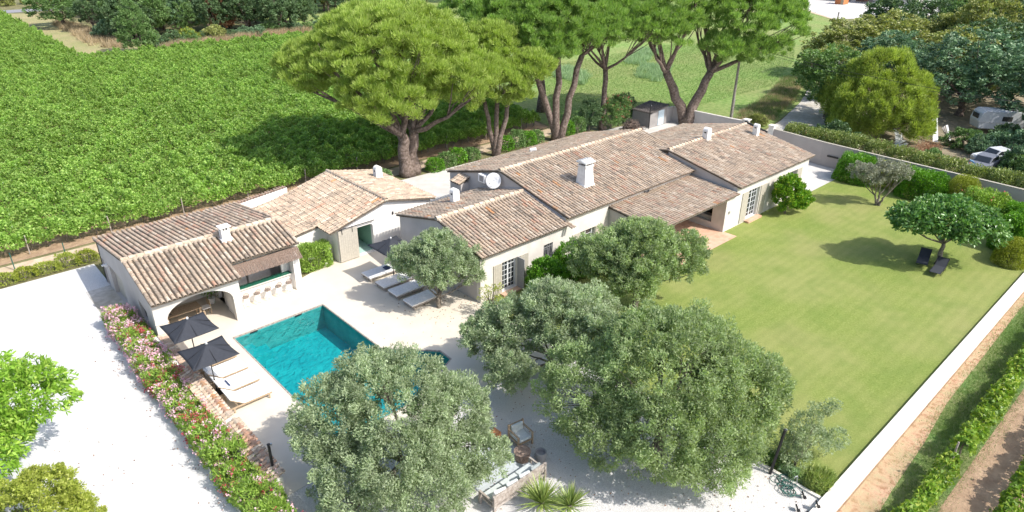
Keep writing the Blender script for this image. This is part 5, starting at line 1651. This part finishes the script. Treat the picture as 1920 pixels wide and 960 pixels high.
for k in range(230):
    a = rr.uniform(0, 6.28); r_ = rr.uniform(0, 1.2); p = Vector((58.0+r_*math.cos(a), 43.9+r_*math.sin(a)*.8, rr.uniform(.05, 1.0)*(1.25-r_)))
    d = Vector((rr.uniform(-1, 1), rr.uniform(-1, 1), rr.uniform(-.25, .3)))*.55
    mb.tube([p-d, p+d], rr.uniform(.015, .04), 4)
mb.build('branch', M['pinebark'], wp)['kind'] = 'stuff'

# clipped hedges along the boundary wall
shrub('clipped_hedge', (60.0, 21.0, 0, 1.45, 1.6, 2.15), L['laurel'], 'rounded bright green laurel hedge block at the corner of the concrete yard', n=16000, Ls=.13, Ws=.05, seed=401, rnd_=.5)
shrub('clipped_hedge', (60.5, 18.3, 0, 1.1, 1.5, 2.15), L['cypress'], 'yellow green clipped shrub behind the sparse silver olive', n=13000, Ls=.09, Ws=.035, seed=402, rnd_=.7)
shrub('clipped_hedge', (59.7, 15.6, 0, 1.25, 1.9, 2.2), L['laurel'], 'wide bright green laurel hedge between two golden domes', n=18000, Ls=.13, Ws=.05, seed=403, rnd_=.5)
shrub('topiary_dome', (60.0, 12.9, 0, 1.3, 1.25, 2.55), L['cypress'], 'tall golden green topiary dome in the middle of the hedges', 'topiary', n=18000, Ls=.08, Ws=.03, seed=404, rnd_=.8, bulge=.03)
shrub('oleander_hedge', (58.6, 10.9, 0, 1.5, 1.7, 2.1), L['oleander'], 'loose oleander hedge with a few red flowers left of the small dark dome', n=15000, Ls=.17, Ws=.05, seed=405, rnd_=.6, flowers=(L['red'], 26, .10, 6))
shrub('oleander_hedge', (58.6, 8.9, 0, 1.1, 1.1, 1.9), L['laurel'], 'green oleander next to the small dark dome', n=7000, Ls=.17, Ws=.05, seed=406, rnd_=.7)
shrub('topiary_dome', (57.4, 7.6, 0, 1.1, 1.0, 1.6), L['cypress'], 'small darker topiary dome partly hidden at the right edge', 'topiary', n=12000, Ls=.08, Ws=.03, seed=407, rnd_=.9, bulge=.02)
shrub('clipped_hedge', (54.2, 7.7, 0, 1.9, 1.3, 2.5), L['laurel'], 'big loose laurel at the right edge behind the nearest golden dome', n=17000, Ls=.15, Ws=.06, seed=408, rnd_=.7)
shrub('topiary_dome', (51.5, 7.25, 0, 1.35, 1.0, 1.75), L['cypress'], 'golden topiary dome nearest the white garden wall', 'topiary', n=16000, Ls=.08, Ws=.03, seed=409, rnd_=.9, bulge=.02)
for k in range(12):
    y = 28.6-k*1.95
    x = 63.75-k*.10
    shrub('photinia_hedge', (x, y, 0, 1.15, 1.15, 2.75+rnd.uniform(-.15, .2)), L['photinia'], f'photinia in the tall hedge outside the boundary wall, plant at the gate pillar end' if k == 0 else 'photinia shrub in the long hedge outside the boundary wall',
          n=6000, Ls=.14, Ws=.07, seed=420+k, group='photinia hedge outside the boundary wall' if k else None, rnd_=.5, flowers=(L['rust'], 8, .08, 6) if k < 8 else None)

# lawn corner planting
shrub('agapanthus_clump', (22.9, 6.75, 0, .75, .6, .5), L['yucca'], 'bright green strappy clump in the corner of the low wall', 'plant', n=1500, Ls=.38, Ws=.03, seed=441, rnd_=.9, upw=1.2, stem=False)
shrub('ground_cover', (22.75, 8.7, 0, .45, 1.0, .38), L['mid'], 'low dark green planting along the stone kerb by the leaning post', 'plant', n=2600, Ls=.16, Ws=.03, seed=442, rnd_=.8, upw=.8, stem=False)
shrub('agapanthus_clump', (22.55, 7.6, 0, .35, .5, .4), L['reedgrass'], 'grey green clump at the foot of the young olive', 'plant', n=1500, Ls=.2, Ws=.025, seed=443, rnd_=.9, upw=.8, stem=False)
hz = thing('garden_hose', (21.85, 7.6, 0), 'tangled green garden hose on the gravel beside the stone kerb', 'hose')
mb = MB(); rr = random.Random(5)
pts = []
for k in range(130):
    a = k*.55; r_ = .22+.12*math.sin(k*.37); c_ = (21.75+.25*math.sin(k*.05), 7.75-.0055*k)
    pts.append((c_[0]+r_*math.cos(a), c_[1]+r_*math.sin(a), .03+.06*(math.sin(k*1.3)+1)))
mb.tube(pts, .016, 5); mb.build('hose', M['hose'], hz, smooth=True)
tp = thing('standpipe', (21.98, 7.15, 0), 'thin pale standpipe tap with curved top by the hose', 'tap')
MB().tube([(0, 0, 0), (0, 0, .55), (-.03, .02, .62), (-.12, .05, .60), (-.15, .06, .52)], .02, 8).build('pipe', M['steel'], tp, local=True)
for (x, y, lb) in ((21.75, 6.65, 'black ground floodlight nearest the hose'), (20.95, 6.5, 'black ground floodlight at the bottom edge, left one'), (21.5, 6.02, 'small black spotlight on top of the low wall corner')):
    t = thing('floodlight', (x, y, .0 if y > 6.2 else .18), lb, 'floodlight')
    MB().box(-.1, .1, -.03, .03, .08, .26).build('housing', M['black'], t, local=True, bevel=.01)
    MB().tube([(0, 0, 0), (0, 0, .1)], .015, 6).box(-.07, .07, -.07, .07, 0, .015).build('base', M['black'], t, local=True)
    t.rotation_euler = (R(-25), 0, R(40))

# dark loungers under the fig
for (x, y, a, lb) in ((47.1, 11.1, 12, 'black folding lounger left of the fig trunk'), (46.4, 9.95, 4, 'black folding lounger in front of the fig trunk')):
    t = thing('deck_chair', (x, y, 0), lb, 'deck chair')
    MB().box(-.95, .35, -.3, .3, .30, .325).build('seat', M['char'], t, local=True)
    MB().bar((.33, 0, .31), (.9, 0, .72), .6, .02).build('backrest', M['char'], t, local=True)
    mb = MB()
    for s_ in (-.31, .31):
        mb.bar((-.98, s_, .31), (.36, s_, .31), .03).bar((.34, s_, .31), (.92, s_, .74), .03).bar((-.7, s_, .31), (-.45, s_, 0), .025).bar((.1, s_, .31), (-.15, s_, 0), .025).bar((.3, s_, .31), (.5, s_, 0), .025)
    mb.bar((-.45, -.31, .01), (-.45, .31, .01), .025).bar((.5, -.31, .01), (.5, .31, .01), .025)
    mb.build('frame', M['black'], t, local=True)
    t.rotation_euler = (0, 0, R(a))

# ================================================================== POLE AND CABLES
up_ = thing('utility_pole', (69.5, 38.9, 0), 'tall weathered utility pole rising beside the large forked pine', 'pole')
MB().tube([(0, 0, -.2), (0, 0, 8.6)], [.17, .11], 8).build('pole', M['pole'], up_, local=True)
MB().tube([(.12, -.1, 0), (.12, -.1, 2.4)], .05, 8).build('conduit', M['steel'], up_, local=True)
MB().bar((-.6, .3, 8.3), (.6, -.3, 8.3), .08).build('cross_arm', M['pole'], up_, local=True)
def cable(a, b, sag, label, r=.022):
    a, b = Vector(a), Vector(b)
    pts = [a.lerp(b, t/16)-Vector((0, 0, sag*4*(t/16)*(1-t/16))) for t in range(17)]
    tag(MB().tube(pts, r, 5).build('power_cable', M['black'], origin=tuple(a)), label, 'cable')
cable((69.5, 38.9, 8.2), (78, 4, 5.6), .9, 'black overhead cable crossing in front of the lime green pine')
cable((69.5, 38.9, 8.2), (175, 72, 8), 1.8, 'thin overhead cable running out over the meadow', .018)
cable((69.7, 38.7, 8.0), (84, 4, 5.4), 1.6, 'lower overhead cable above the neighbouring yard', .018)
fp = thing('utility_pole', (128, 54, 0), 'distant thin pole at the edge of the meadow beside the olive toned trees', 'pole')
MB().tube([(0, 0, -.2), (0, 0, 6)], .12, 6).build('pole', M['pole'], fp, local=True)

# ================================================================== NEIGHBOURING YARD
cv = thing('caravan', (87, 17.6, 0), 'old white caravan parked in the shade under the bluish trees', 'caravan')
mb = MB()
prof = [(-2.2, .5), (2.1, .5), (2.35, 1.0), (2.2, 1.9), (1.8, 2.35), (-1.8, 2.4), (-2.15, 2.1), (-2.35, 1.3)]
k = len(prof)
mb.v = [(x, -1.0, z) for x, z in prof]+[(x, 1.0, z) for x, z in prof]
mb.f = [tuple(range(k)), tuple(reversed(range(k, 2*k)))]+[(i, i+k, (i+1) % k+k, (i+1) % k) for i in range(k)]
mb.build('body', M['carwhite'], cv, local=True, bevel=.06)
MB().box(-.1, .9, -1.015, -1.0, 1.35, 1.85).build('window', M['glass'], cv, local=True)
MB().bar((-2.32, -.6, 1.75), (-2.32, .6, 1.75), .05, .5).build('window', M['glass'], cv, local=True)
MB().box(-2.3, 2.3, -1.012, -1.0, 1.12, 1.16).build('trim', M['steel'], cv, local=True)
for s_ in (-1, 1): MB().tube([(0, s_*.92, .32), (0, s_*1.02, .32)], .32, 16).build('wheel', M['black'], cv, local=True)
mb = MB(); mb.tube([(math.cos(a)*.42+.9, math.sin(a)*.42, 2.47) for a in np.linspace(0, 2*math.pi, 15)], .11, 7, cap=False)
mb.build('spare_tyre', M['black'], cv, local=True)
cv.rotation_euler = (0, 0, R(-50))


def car(loc, rz, mat, label):
    t = thing('parked_car', loc, label, 'car')
    W_ = .82
    body = [(-2.0, .35), (2.0, .35), (2.08, .6), (1.95, .82), (.95, .92), (-1.2, .95), (-1.95, .88), (-2.08, .6)]
    cab = [(-1.35, .94), (.85, .92), (.35, 1.38), (-.95, 1.40)]
    for nm, pr_, w_, mt in (('body', body, W_, mat), ('cabin', cab, .68, mat)):
        k = len(pr_); mb = MB()
        mb.v = [(x, -w_, z) for x, z in pr_]+[(x, w_, z) for x, z in pr_]
        mb.f = [tuple(range(k)), tuple(reversed(range(k, 2*k)))]+[(i, i+k, (i+1) % k+k, (i+1) % k) for i in range(k)]
        mb.build(nm, mt, t, local=True, bevel=.05)
    for s_ in (-1, 1):
        mb = MB(); y_ = s_*.688
        mb.quad((-1.15, y_, .99), (-.25, y_, .99), (-.25, y_, 1.33), (-.88, y_, 1.33)); mb.quad((-.18, y_, .99), (.68, y_, .99), (.30, y_, 1.33), (-.18, y_, 1.33))
        mb.build('side_window', M['glass'], t, local=True)
    mb = MB(); mb.quad((.82, -.6, .97), (.82, .6, .97), (.42, .56, 1.36), (.42, -.56, 1.36)); mb.build('windscreen', M['glass'], t, local=True)
    mb = MB(); mb.quad((-1.36, .6, .98), (-1.36, -.6, .98), (-1.0, -.56, 1.37), (-1.0, .56, 1.37)); mb.build('rear_window', M['glass'], t, local=True)
    for x in (-1.25, 1.25):
        for s_ in (-1, 1):
            wq = MB().tube([(x, s_*.66, .31), (x, s_*.85, .31)], .31, 16).build('wheel', M['black'], t, local=True)
            MB().tube([(x, s_*.84, .31), (x, s_*.86, .31)], .17, 10).build('rim', M['steel'], wq, local=True)
    for s_ in (-.6, .6): MB().box(2.0, 2.06, s_-.14, s_+.14, .6, .75).build('headlight', M['whitepaint'], t, local=True)
    t.rotation_euler = (0, 0, rz)
    return t


car((74.6, 14.3, 0), R(150), M['carwhite'], 'old white car half buried in bushes in the neighbouring yard')
car((71.5, 14.4, 0), R(175), M['cargrey'], 'dark grey car with open front beside the old white one')
jk = thing('scrap_heap', (69.6, 14.9, 0), 'small heap of orange and blue scrap beside the dark grey car', 'scrap heap')
mb = MB(); rr = random.Random(4)
for mt in ('junk_orange', 'junk_blue', 'carwhite'):
    mb = MB()
    for k in range(9):
        p = Vector((rr.uniform(-.7, .7), rr.uniform(-.5, .5), rr.uniform(.1, .9))); mb.bar(p, p+Vector((rr.uniform(-.4, .4), rr.uniform(-.4, .4), rr.uniform(-.2, .3))), rr.uniform(.1, .3), rr.uniform(.02, .15))
    mb.build('scrap_panel', M[mt], jk, local=True)
jk = thing('scrap_sheet', (70.5, 12.3, 0), 'crumpled white plastic sheeting in front of the cars', 'sheeting')
rg = np.random.default_rng(3); g = 14
V = np.array([(i/g*2.0-1, j/g*1.6-.8, 0) for i in range(g+1) for j in range(g+1)], float); V[:, 2] = .6+rg.uniform(-.22, .22, len(V))-.4*np.hypot(V[:, 0], V[:, 1])
F = np.array([(i*(g+1)+j, (i+1)*(g+1)+j, (i+1)*(g+1)+j+1, i*(g+1)+j+1) for i in range(g) for j in range(g)])
link('sheet', np_mesh('sheet', V, F, [M['whitepaint']]), jk)
jk = thing('plank_pile', (80.0, 19.6, 0), 'leaning planks and pale panels beside the caravan', 'plank pile')
for k in range(9):
    a = Vector((-1.2+k*.22, -.3+k*.1, .05)); MB().bar(a, a+Vector((.5, .9, 1.5-.1*k)), .22, .04).build('plank', M['oldwood' if k % 3 else 'carwhite'], jk, local=True)
jk = thing('white_boards', (73.3, 22.3, 0), 'white boards lying under the lime green pine behind the hedge', 'boards')
for k in range(6):
    a = Vector((-1+k*.45, k*.15, .15+.12*k)); MB().bar(a, a+Vector((1.4, .3*k-.6, .25)), .35, .03).build('board', M['whitepaint'], jk, local=True)
MB().bar((.4, 0, .2), (.9, .4, 1.6), .12).build('board', M['whitepaint'], jk, local=True)
jk = thing('leaning_panel', (77.5, 20.3, 0), 'long white panel leaning on the right of the lime green pine', 'panel')
MB().bar((0, 0, .1), (1.8, 1.2, 2.2), .5, .04).build('board', M['whitepaint'], jk, local=True)
rg = np.random.default_rng(31)
P = rg.normal(size=(1500, 3))*[.8, .6, .35]+[0, 0, .55]
t = thing('dead_brush', (72.6, 19.6, 0), 'round heap of dead rust coloured brush behind the photinia hedge', 'brush heap')
link('twigs', leaves_mesh('twigs', P, rg.normal(size=P.shape), .35, .03, L['rust'], rng=rg), t)['kind'] = 'stuff'

# ================================================================== WOODS
def bg_mesh(seed, kind, mat, n=9000, Ls=.42, Ws=.24):
    rng = np.random.default_rng(seed)
    if kind == 'round': lob = [(0, 0, 3.6, 2.4, 2.4, 2.6), (1.3, .6, 2.8, 1.7, 1.7, 1.7), (-1.3, -.4, 3.0, 1.7, 1.7, 1.9), (.2, -1.4, 2.6, 1.6, 1.6, 1.7), (-.2, 1.2, 4.2, 1.6, 1.6, 1.5)]
    elif kind == 'cone': lob = [(0, 0, 2.0, 2.3, 2.3, 1.7), (0, 0, 3.6, 1.8, 1.8, 1.6), (.2, .1, 5.0, 1.1, 1.1, 1.3)]
    elif kind == 'bush': lob = [(0, 0, 1.0, 1.9, 1.7, 1.3), (1.2, .3, .9, 1.2, 1.2, 1.0), (-1.1, -.3, 1.1, 1.3, 1.2, 1.2), (.1, .2, 1.7, 1.1, 1.1, 1.0)]
    else: lob = [(0, 0, 4.4, 2.3, 2.3, 2.0), (1.2, -.6, 3.4, 1.7, 1.7, 1.6), (-1.2, .6, 3.6, 1.8, 1.8, 1.7), (-.4, -1.3, 2.5, 1.9, 1.9, 1.6), (.4, 1.2, 2.6, 1.8, 1.8, 1.5)]
    per = 46
    C, D = lobes_surface(rng, lob, n//per, .62, -.75)
    P, A, tone = puff(rng, C, D, .36, per, 'leaf', .3, .6, .85, .22)
    k = P[:, 2] > .02
    cm = leaves_mesh('crown', P[k], A[k], Ls, Ws, mat, tone[k], .1, rng)
    mb = MB(); skeleton(mb, (0, 0, 0), 1.2, C, .22, 7, seed, nsub=3, sides=7)
    tm = mb.mesh('trunk'); tm.materials.append(M['pinebark'])
    return cm, tm


BG = {}
def bg(kind, mat, seed=0):
    k = (kind, mat, seed)
    if k not in BG: BG[k] = bg_mesh(hash((kind, len(mat), seed)) % 1000 if False else 500+len(BG)*7, kind, L[mat], n=13000 if kind != 'bush' else 6500, Ls=.17 if kind != 'cone' else .22, Ws=.10)
    return BG[k]


def bgtree(x, y, s, kind, mat, label, group=None, seed=0, cat=None, name=None):
    cm, tm = bg(kind, mat, seed)
    t = thing(name or ('bush' if kind == 'bush' else 'tree'), (x, y, -.05), label, cat or ('bush' if kind == 'bush' else 'tree'), group)
    link('crown' if kind != 'bush' else 'foliage', cm, t); link('trunk' if kind != 'bush' else 'stem', tm, t)
    t.rotation_euler = (0, 0, rnd.uniform(0, 6.28)); t.scale = s if isinstance(s, tuple) else (s, s, s*rnd.uniform(.92, 1.08))
    return t


# top left wood
bgtree(33.5, 126.5, (1.35, 1.35, 1.35), 'cone', 'mid', 'dense conical green tree standing out at the corner of the vineyard')
bgtree(42.5, 130.5, 1.05, 'bush', 'yellowish', 'rounded yellow green bush at the wood edge, left one of two', seed=1)
bgtree(47.6, 130.5, 1.15, 'bush', 'ochre', 'creamy yellow topped bush at the wood edge, right one of two', seed=1)
bgtree(31.5, 168, (2.0, 2.0, 1.3), 'round', 'mid', 'broad green tree beside the grey road at the top left')
bgtree(34.5, 158, 1.2, 'round', 'dark', 'dark tree shading the dry grass strip')
bgtree(34.0, 146, 1.3, 'bush', 'blue', 'low greyish bramble thicket on the dry grass strip')
bgtree(52.5, 140, (1.3, 1.3, 1.6), 'cone', 'rust', 'dead rust brown conifer among the dark trees')
gp = 'wood beyond the vineyard,'
rr = random.Random(77)
for k in range(60):
    x = rr.uniform(36, 74) if k < 46 else rr.uniform(74, 112); y = rr.uniform(133, 150) if k < 24 else rr.uniform(150, 186)
    if x < 40 and y > 150: x += 6
    kd = rr.choice(['round', 'tall', 'tall', 'round']); mt = rr.choice(['dark', 'mid', 'blue', 'dark', 'mid', 'ochre'])
    bgtree(x, y, rr.uniform(1.0, 1.7), kd, mt, {'dark': 'dark evergreen tree in the wood beyond the vineyard', 'mid': 'mid green tree in the wood beyond the vineyard', 'blue': 'bluish green tree in the wood beyond the vineyard', 'ochre': 'brownish green tree in the wood beyond the vineyard'}[mt], gp+' '+mt)
for k in range(13):
    x = 37.5+k*2.6
    bgtree(x, 129.8+rr.uniform(-.4, 1.3)+.1*k, rr.uniform(.7, 1.0), 'bush', rr.choice(['mid', 'dark', 'blue']), 'green bush along the edge of the wood above the dry grass', 'bushes along the edge of the wood', seed=2)
for k in range(8):
    bgtree(rr.uniform(36, 50), rr.uniform(186, 215), rr.uniform(1.2, 1.8), 'round', 'mid', 'far green tree at the top left corner', 'far trees at the top left')
for k in range(12):
    bgtree(-6+k*6.0, 222+rr.uniform(-3, 3), 1.3, 'bush', 'ochre', 'olive green scrub beyond the grey road', 'scrub beyond the road', seed=3)
# right wood
tree('lime_pine', (74.5, 25.5, 0), [(75.0, 25.5, 3.4, 4.3, 4.3, 2.7), (78, 28, 4.6, 3.2, 3.2, 2.6), (77.2, 26.6, 6.0, 2.8, 2.8, 2.2), (73.2, 26.6, 2.2, 2.6, 2.6, 2.0), (75.0, 22.8, 2.4, 2.6, 2.6, 2.0), (79.5, 24.8, 3.8, 2.6, 2.6, 2.2), (76.5, 29.8, 3.0, 2.4, 2.4, 2.2), (80.0, 27.4, 6.2, 2.2, 2.2, 1.8)],
     L['lime'], 'large lime green pine with a lumpy crown in front of the right wood', 'pine tree', 'pinebark', ncl=620, cr=.62, per=190, Ls=.30, Ws=.07, r0=.3, fork=1.2, nl=9, nsub=3, seed=61, mode='needle', upw=.6, shell=.8, zmin=-.7, tvar=.2, flat_=1.15)
bgtree(79.5, 32.5, (1.6, 1.6, 1.3), 'round', 'mid', 'dark green tree leaning over the stone track', seed=4)
bgtree(88.5, 36.5, (1.3, 1.3, 1.1), 'round', 'ochre', 'small greyish tree beside the bend of the stone track')
bgtree(104, 41, (2.3, 2.3, 1.3), 'round', 'ochre', 'broad olive toned tree at the upper edge of the right wood', seed=4)
bgtree(112, 38, (2.4, 2.4, 1.4), 'round', 'ochre', 'wide yellowish tree at the top of the right wood')
bgtree(97, 33, (1.8, 1.8, 1.3), 'round', 'blue', 'greyish green tree behind the lime green pine', seed=4)
bgtree(101, 26.5, (1.9, 1.9, 1.4), 'round', 'ochre', 'golden olive tree crown right of the upper wood', seed=5)
bgtree(92, 22.5, (2.1, 2.1, 1.5), 'tall', 'blue', 'tall feathery bluish tree above the caravan')
bgtree(90.0, 12.6, (2.0, 2.0, 1.5), 'tall', 'blue', 'feathery bluish tree right of the caravan', seed=4)
bgtree(100, 16, (2.4, 2.4, 1.6), 'tall', 'blue', 'pale bluish green tree at the upper right edge', seed=6)
bgtree(110, 26, (2.2, 2.2, 1.5), 'round', 'dark', 'dark dense tree at the top right corner', seed=5)
bgtree(118, 20, (2.2, 2.2, 1.6), 'round', 'dark', 'very dark conifer at the top right edge')
bgtree(124, 34, (2, 2, 1.4), 'round', 'ochre', 'brownish tree top at the upper right')
bgtree(135, 42, (2, 2, 1.5), 'round', 'dark', 'dark tree below the far reddish roof')
bgtree(82, 8, (1.8, 1.8, 1.4), 'round', 'mid', 'green tree at the right edge behind the cars', seed=6)
for (x, y, s_, mt, lb) in ((77.5, 13.2, 1.1, 'blue', 'bluish bush growing over the white car'), (74, 10.6, 1.3, 'blue', 'low bluish bush in front of the white car'), (70.5, 9.5, 1.1, 'mid', 'dark green bush beside the hedge at the right edge'),
                           (81.5, 15.2, .9, 'dark', 'dark bush between the cars and the caravan'), (67.5, 17.6, .8, 'mid', 'small bush on the bare ground behind the hedge'), (67.8, 26.5, 1.0, 'dark', 'dark undergrowth at the foot of the lime green pine'),
                           (76.8, 29.4, 1.0, 'dark', 'dark undergrowth beside the stone track'), (82, 31.5, 1.0, 'mid', 'undergrowth at the track bend'), (66.2, 11.4, .7, 'mid', 'small bush beside the scrap heap'), (72.2, 12.2, .75, 'mid', 'leafy bush against the side of the white car'), (77.8, 18.0, .8, 'mid', 'bush beside the leaning planks near the caravan'), (76.5, 16.2, .7, 'blue', 'bluish bush behind the white car roof')):
    bgtree(x, y, s_, 'bush', mt, lb, seed=5)
bgtree(70, 36.0, .5, 'bush', 'ochre', 'weedy bush at the near end of the stone track', seed=5)
for k in range(16):
    bgtree(rr.uniform(118, 175), rr.uniform(-10, 45), rr.uniform(1.5, 2.2), 'round', rr.choice(['dark', 'ochre', 'mid']), 'far tree in the wood at the top right', 'far trees at the top right')
for k in range(16):
    bgtree(rr.uniform(70, 170), rr.uniform(150, 230), rr.uniform(1.4, 2.0), 'round', rr.choice(['dark', 'mid']), 'far tree beyond the meadow', 'far trees beyond the meadow')
# meadow edge shrub
bgtree(81, 78, .75, 'bush', 'mid', 'small dark bush among the reeds in the meadow', seed=5)

# ================================================================== FAR LOT
fb = thing('far_building', (205, 100, 0), 'distant white building with dark shopfront beside the paved lot', 'building')
MB().box(196, 204, 98, 106, 0, 4.5).build('wall', M['whitepaint'], fb)
MB().box(210, 222, 70, 104, 0, 5).build('wall', M['render_g'], fb)
for k in range(5): MB().box(209.8, 210, 74+k*6, 78.5+k*6, .3, 3).build('window', M['glass'], fb)
MB().box(198.5, 199.3, 97.8, 98, 1.2, 2.4).build('window', M['dark'], fb)
cr = thing('far_container', (203, 85.5, 0), 'tall orange brown wooden crate on the distant paved lot', 'crate')
MB().box(-1.5, 1.5, -1.2, 1.2, 0, 2.8).build('body', M['junk_orange'], cr, local=True)
MB().box(-1.56, -1.5, -1.2, -.4, 0, 2.8).build('side_panel', M['wood'], cr, local=True)
rfh = thing('far_roof', (150, 38, 0), 'distant reddish brown house roof between the trees at the top right', 'house')
MB().box(141, 158, 33, 44, 0, 3).build('wall', M['render_g'], rfh)
mb = MB(); mb.quad((140, 32, 3), (159, 32, 3), (159, 38.5, 5.6), (140, 38.5, 5.6)); mb.quad((140, 38.5, 5.6), (159, 38.5, 5.6), (159, 45, 3), (140, 45, 3)); mb.build('roof', surf('far_roof_tile', [(.27, .16, .13), (.36, .22, .18)], 2), rfh)

# ================================================================== GRASSES
grass('dry_tall_grass', [(36.5, 126.0), (66, 129.8), (66, 132.3), (40, 129)], 26000, 1.3, .05, L['drytuft'], 'tall dry straw coloured grass along the edge of the wood', clump=900, seed=1)
grass('dry_tall_grass', [(29.5, 140), (33, 132), (35, 150), (33, 176), (31, 176)], 9000, 1.1, .06, L['drytuft'], 'dry grass tufts beside the top left trees', clump=200, seed=2)
grass('track_weeds', [(66, 35), (73.5, 36.2), (84, 39), (97, 44), (97, 46.5), (84, 42), (72, 39.5)], 14000, .5, .035, L['drytuft'], 'yellowing weeds along the stone track', clump=300, seed=3)
grass('track_weeds', [(66, 35), (73.5, 36.2), (84, 39), (97, 44), (97, 46.5), (84, 42), (72, 39.5)], 16000, .5, .035, L['greentuft'], 'green weeds along the stone track', clump=300, seed=13)
for (poly, lb, sd_) in (([(70, 62), (76, 66), (79, 73), (73, 72)], 'clump of blue green reeds in the meadow behind the three stemmed pine', 4), ([(80, 56), (90, 62), (89, 66), (81, 61)], 'patch of blue green reeds in the middle of the meadow', 5),
                       ([(88, 66), (102, 72), (100, 75), (88, 69)], 'line of reeds farther out in the meadow', 6), ([(150, 74), (166, 84), (162, 88), (148, 78)], 'far reed bed below the paved lot', 7)):
    grass('reeds', poly, 5000, .75, .06, L['reedgrass'], lb, clump=70, seed=sd_)
grass('meadow_grass', [(53, 50), (69, 45), (90, 45), (110, 52), (130, 62), (110, 75), (75, 75)], 60000, .16, .05, L['greentuft'], 'rough green meadow grass', spread=.8, seed=8)
grass('strip_grass', [(14, 4.8), (14, 3.4), (48, 3.0), (50, 5.2), (34, 5.05), (30, 4.75), (26, 4.5), (21, 4.2)], 46000, .15, .016, L['greentuft'], 'rank green grass between the white wall and the vines', z=-1.1, spread=.7, clump=1500, seed=9)
grass('bed_grass', [(22.3, 26.3), (22.3, 25.2), (24.5, 24.0), (26, 25.5), (24, 26.4)], 4000, .06, .01, L['greentuft'], 'grass tufts on the small patch by the bedroom door', spread=.6, seed=10)

rg = np.random.default_rng(77)
q = np.vstack([np.c_[rg.normal(4.9, .35, 260), rg.uniform(12, 38, 260)], np.c_[rg.uniform(7.5, 21.8, 900), rg.uniform(6.2, 20, 900)], np.c_[rg.normal(20.2, 1.6, 260), rg.normal(28.2, 1.6, 260)], np.c_[rg.normal(.6, 1.2, 110), rg.normal(26.5, 2.0, 110)]])
P = np.c_[q, np.full(len(q), .02)]
A = rg.normal(size=P.shape)*[1, 1, .08]
tag(link('fallen_leaves', leaves_mesh('fallen_leaves', P, A, .075, .035, L['rust'], rg.uniform(.5, 1.2, len(P)), rng=rg)), 'scattered fallen leaves and petals on the gravel and terrace under the trees', 'leaf litter', None, 'stuff')
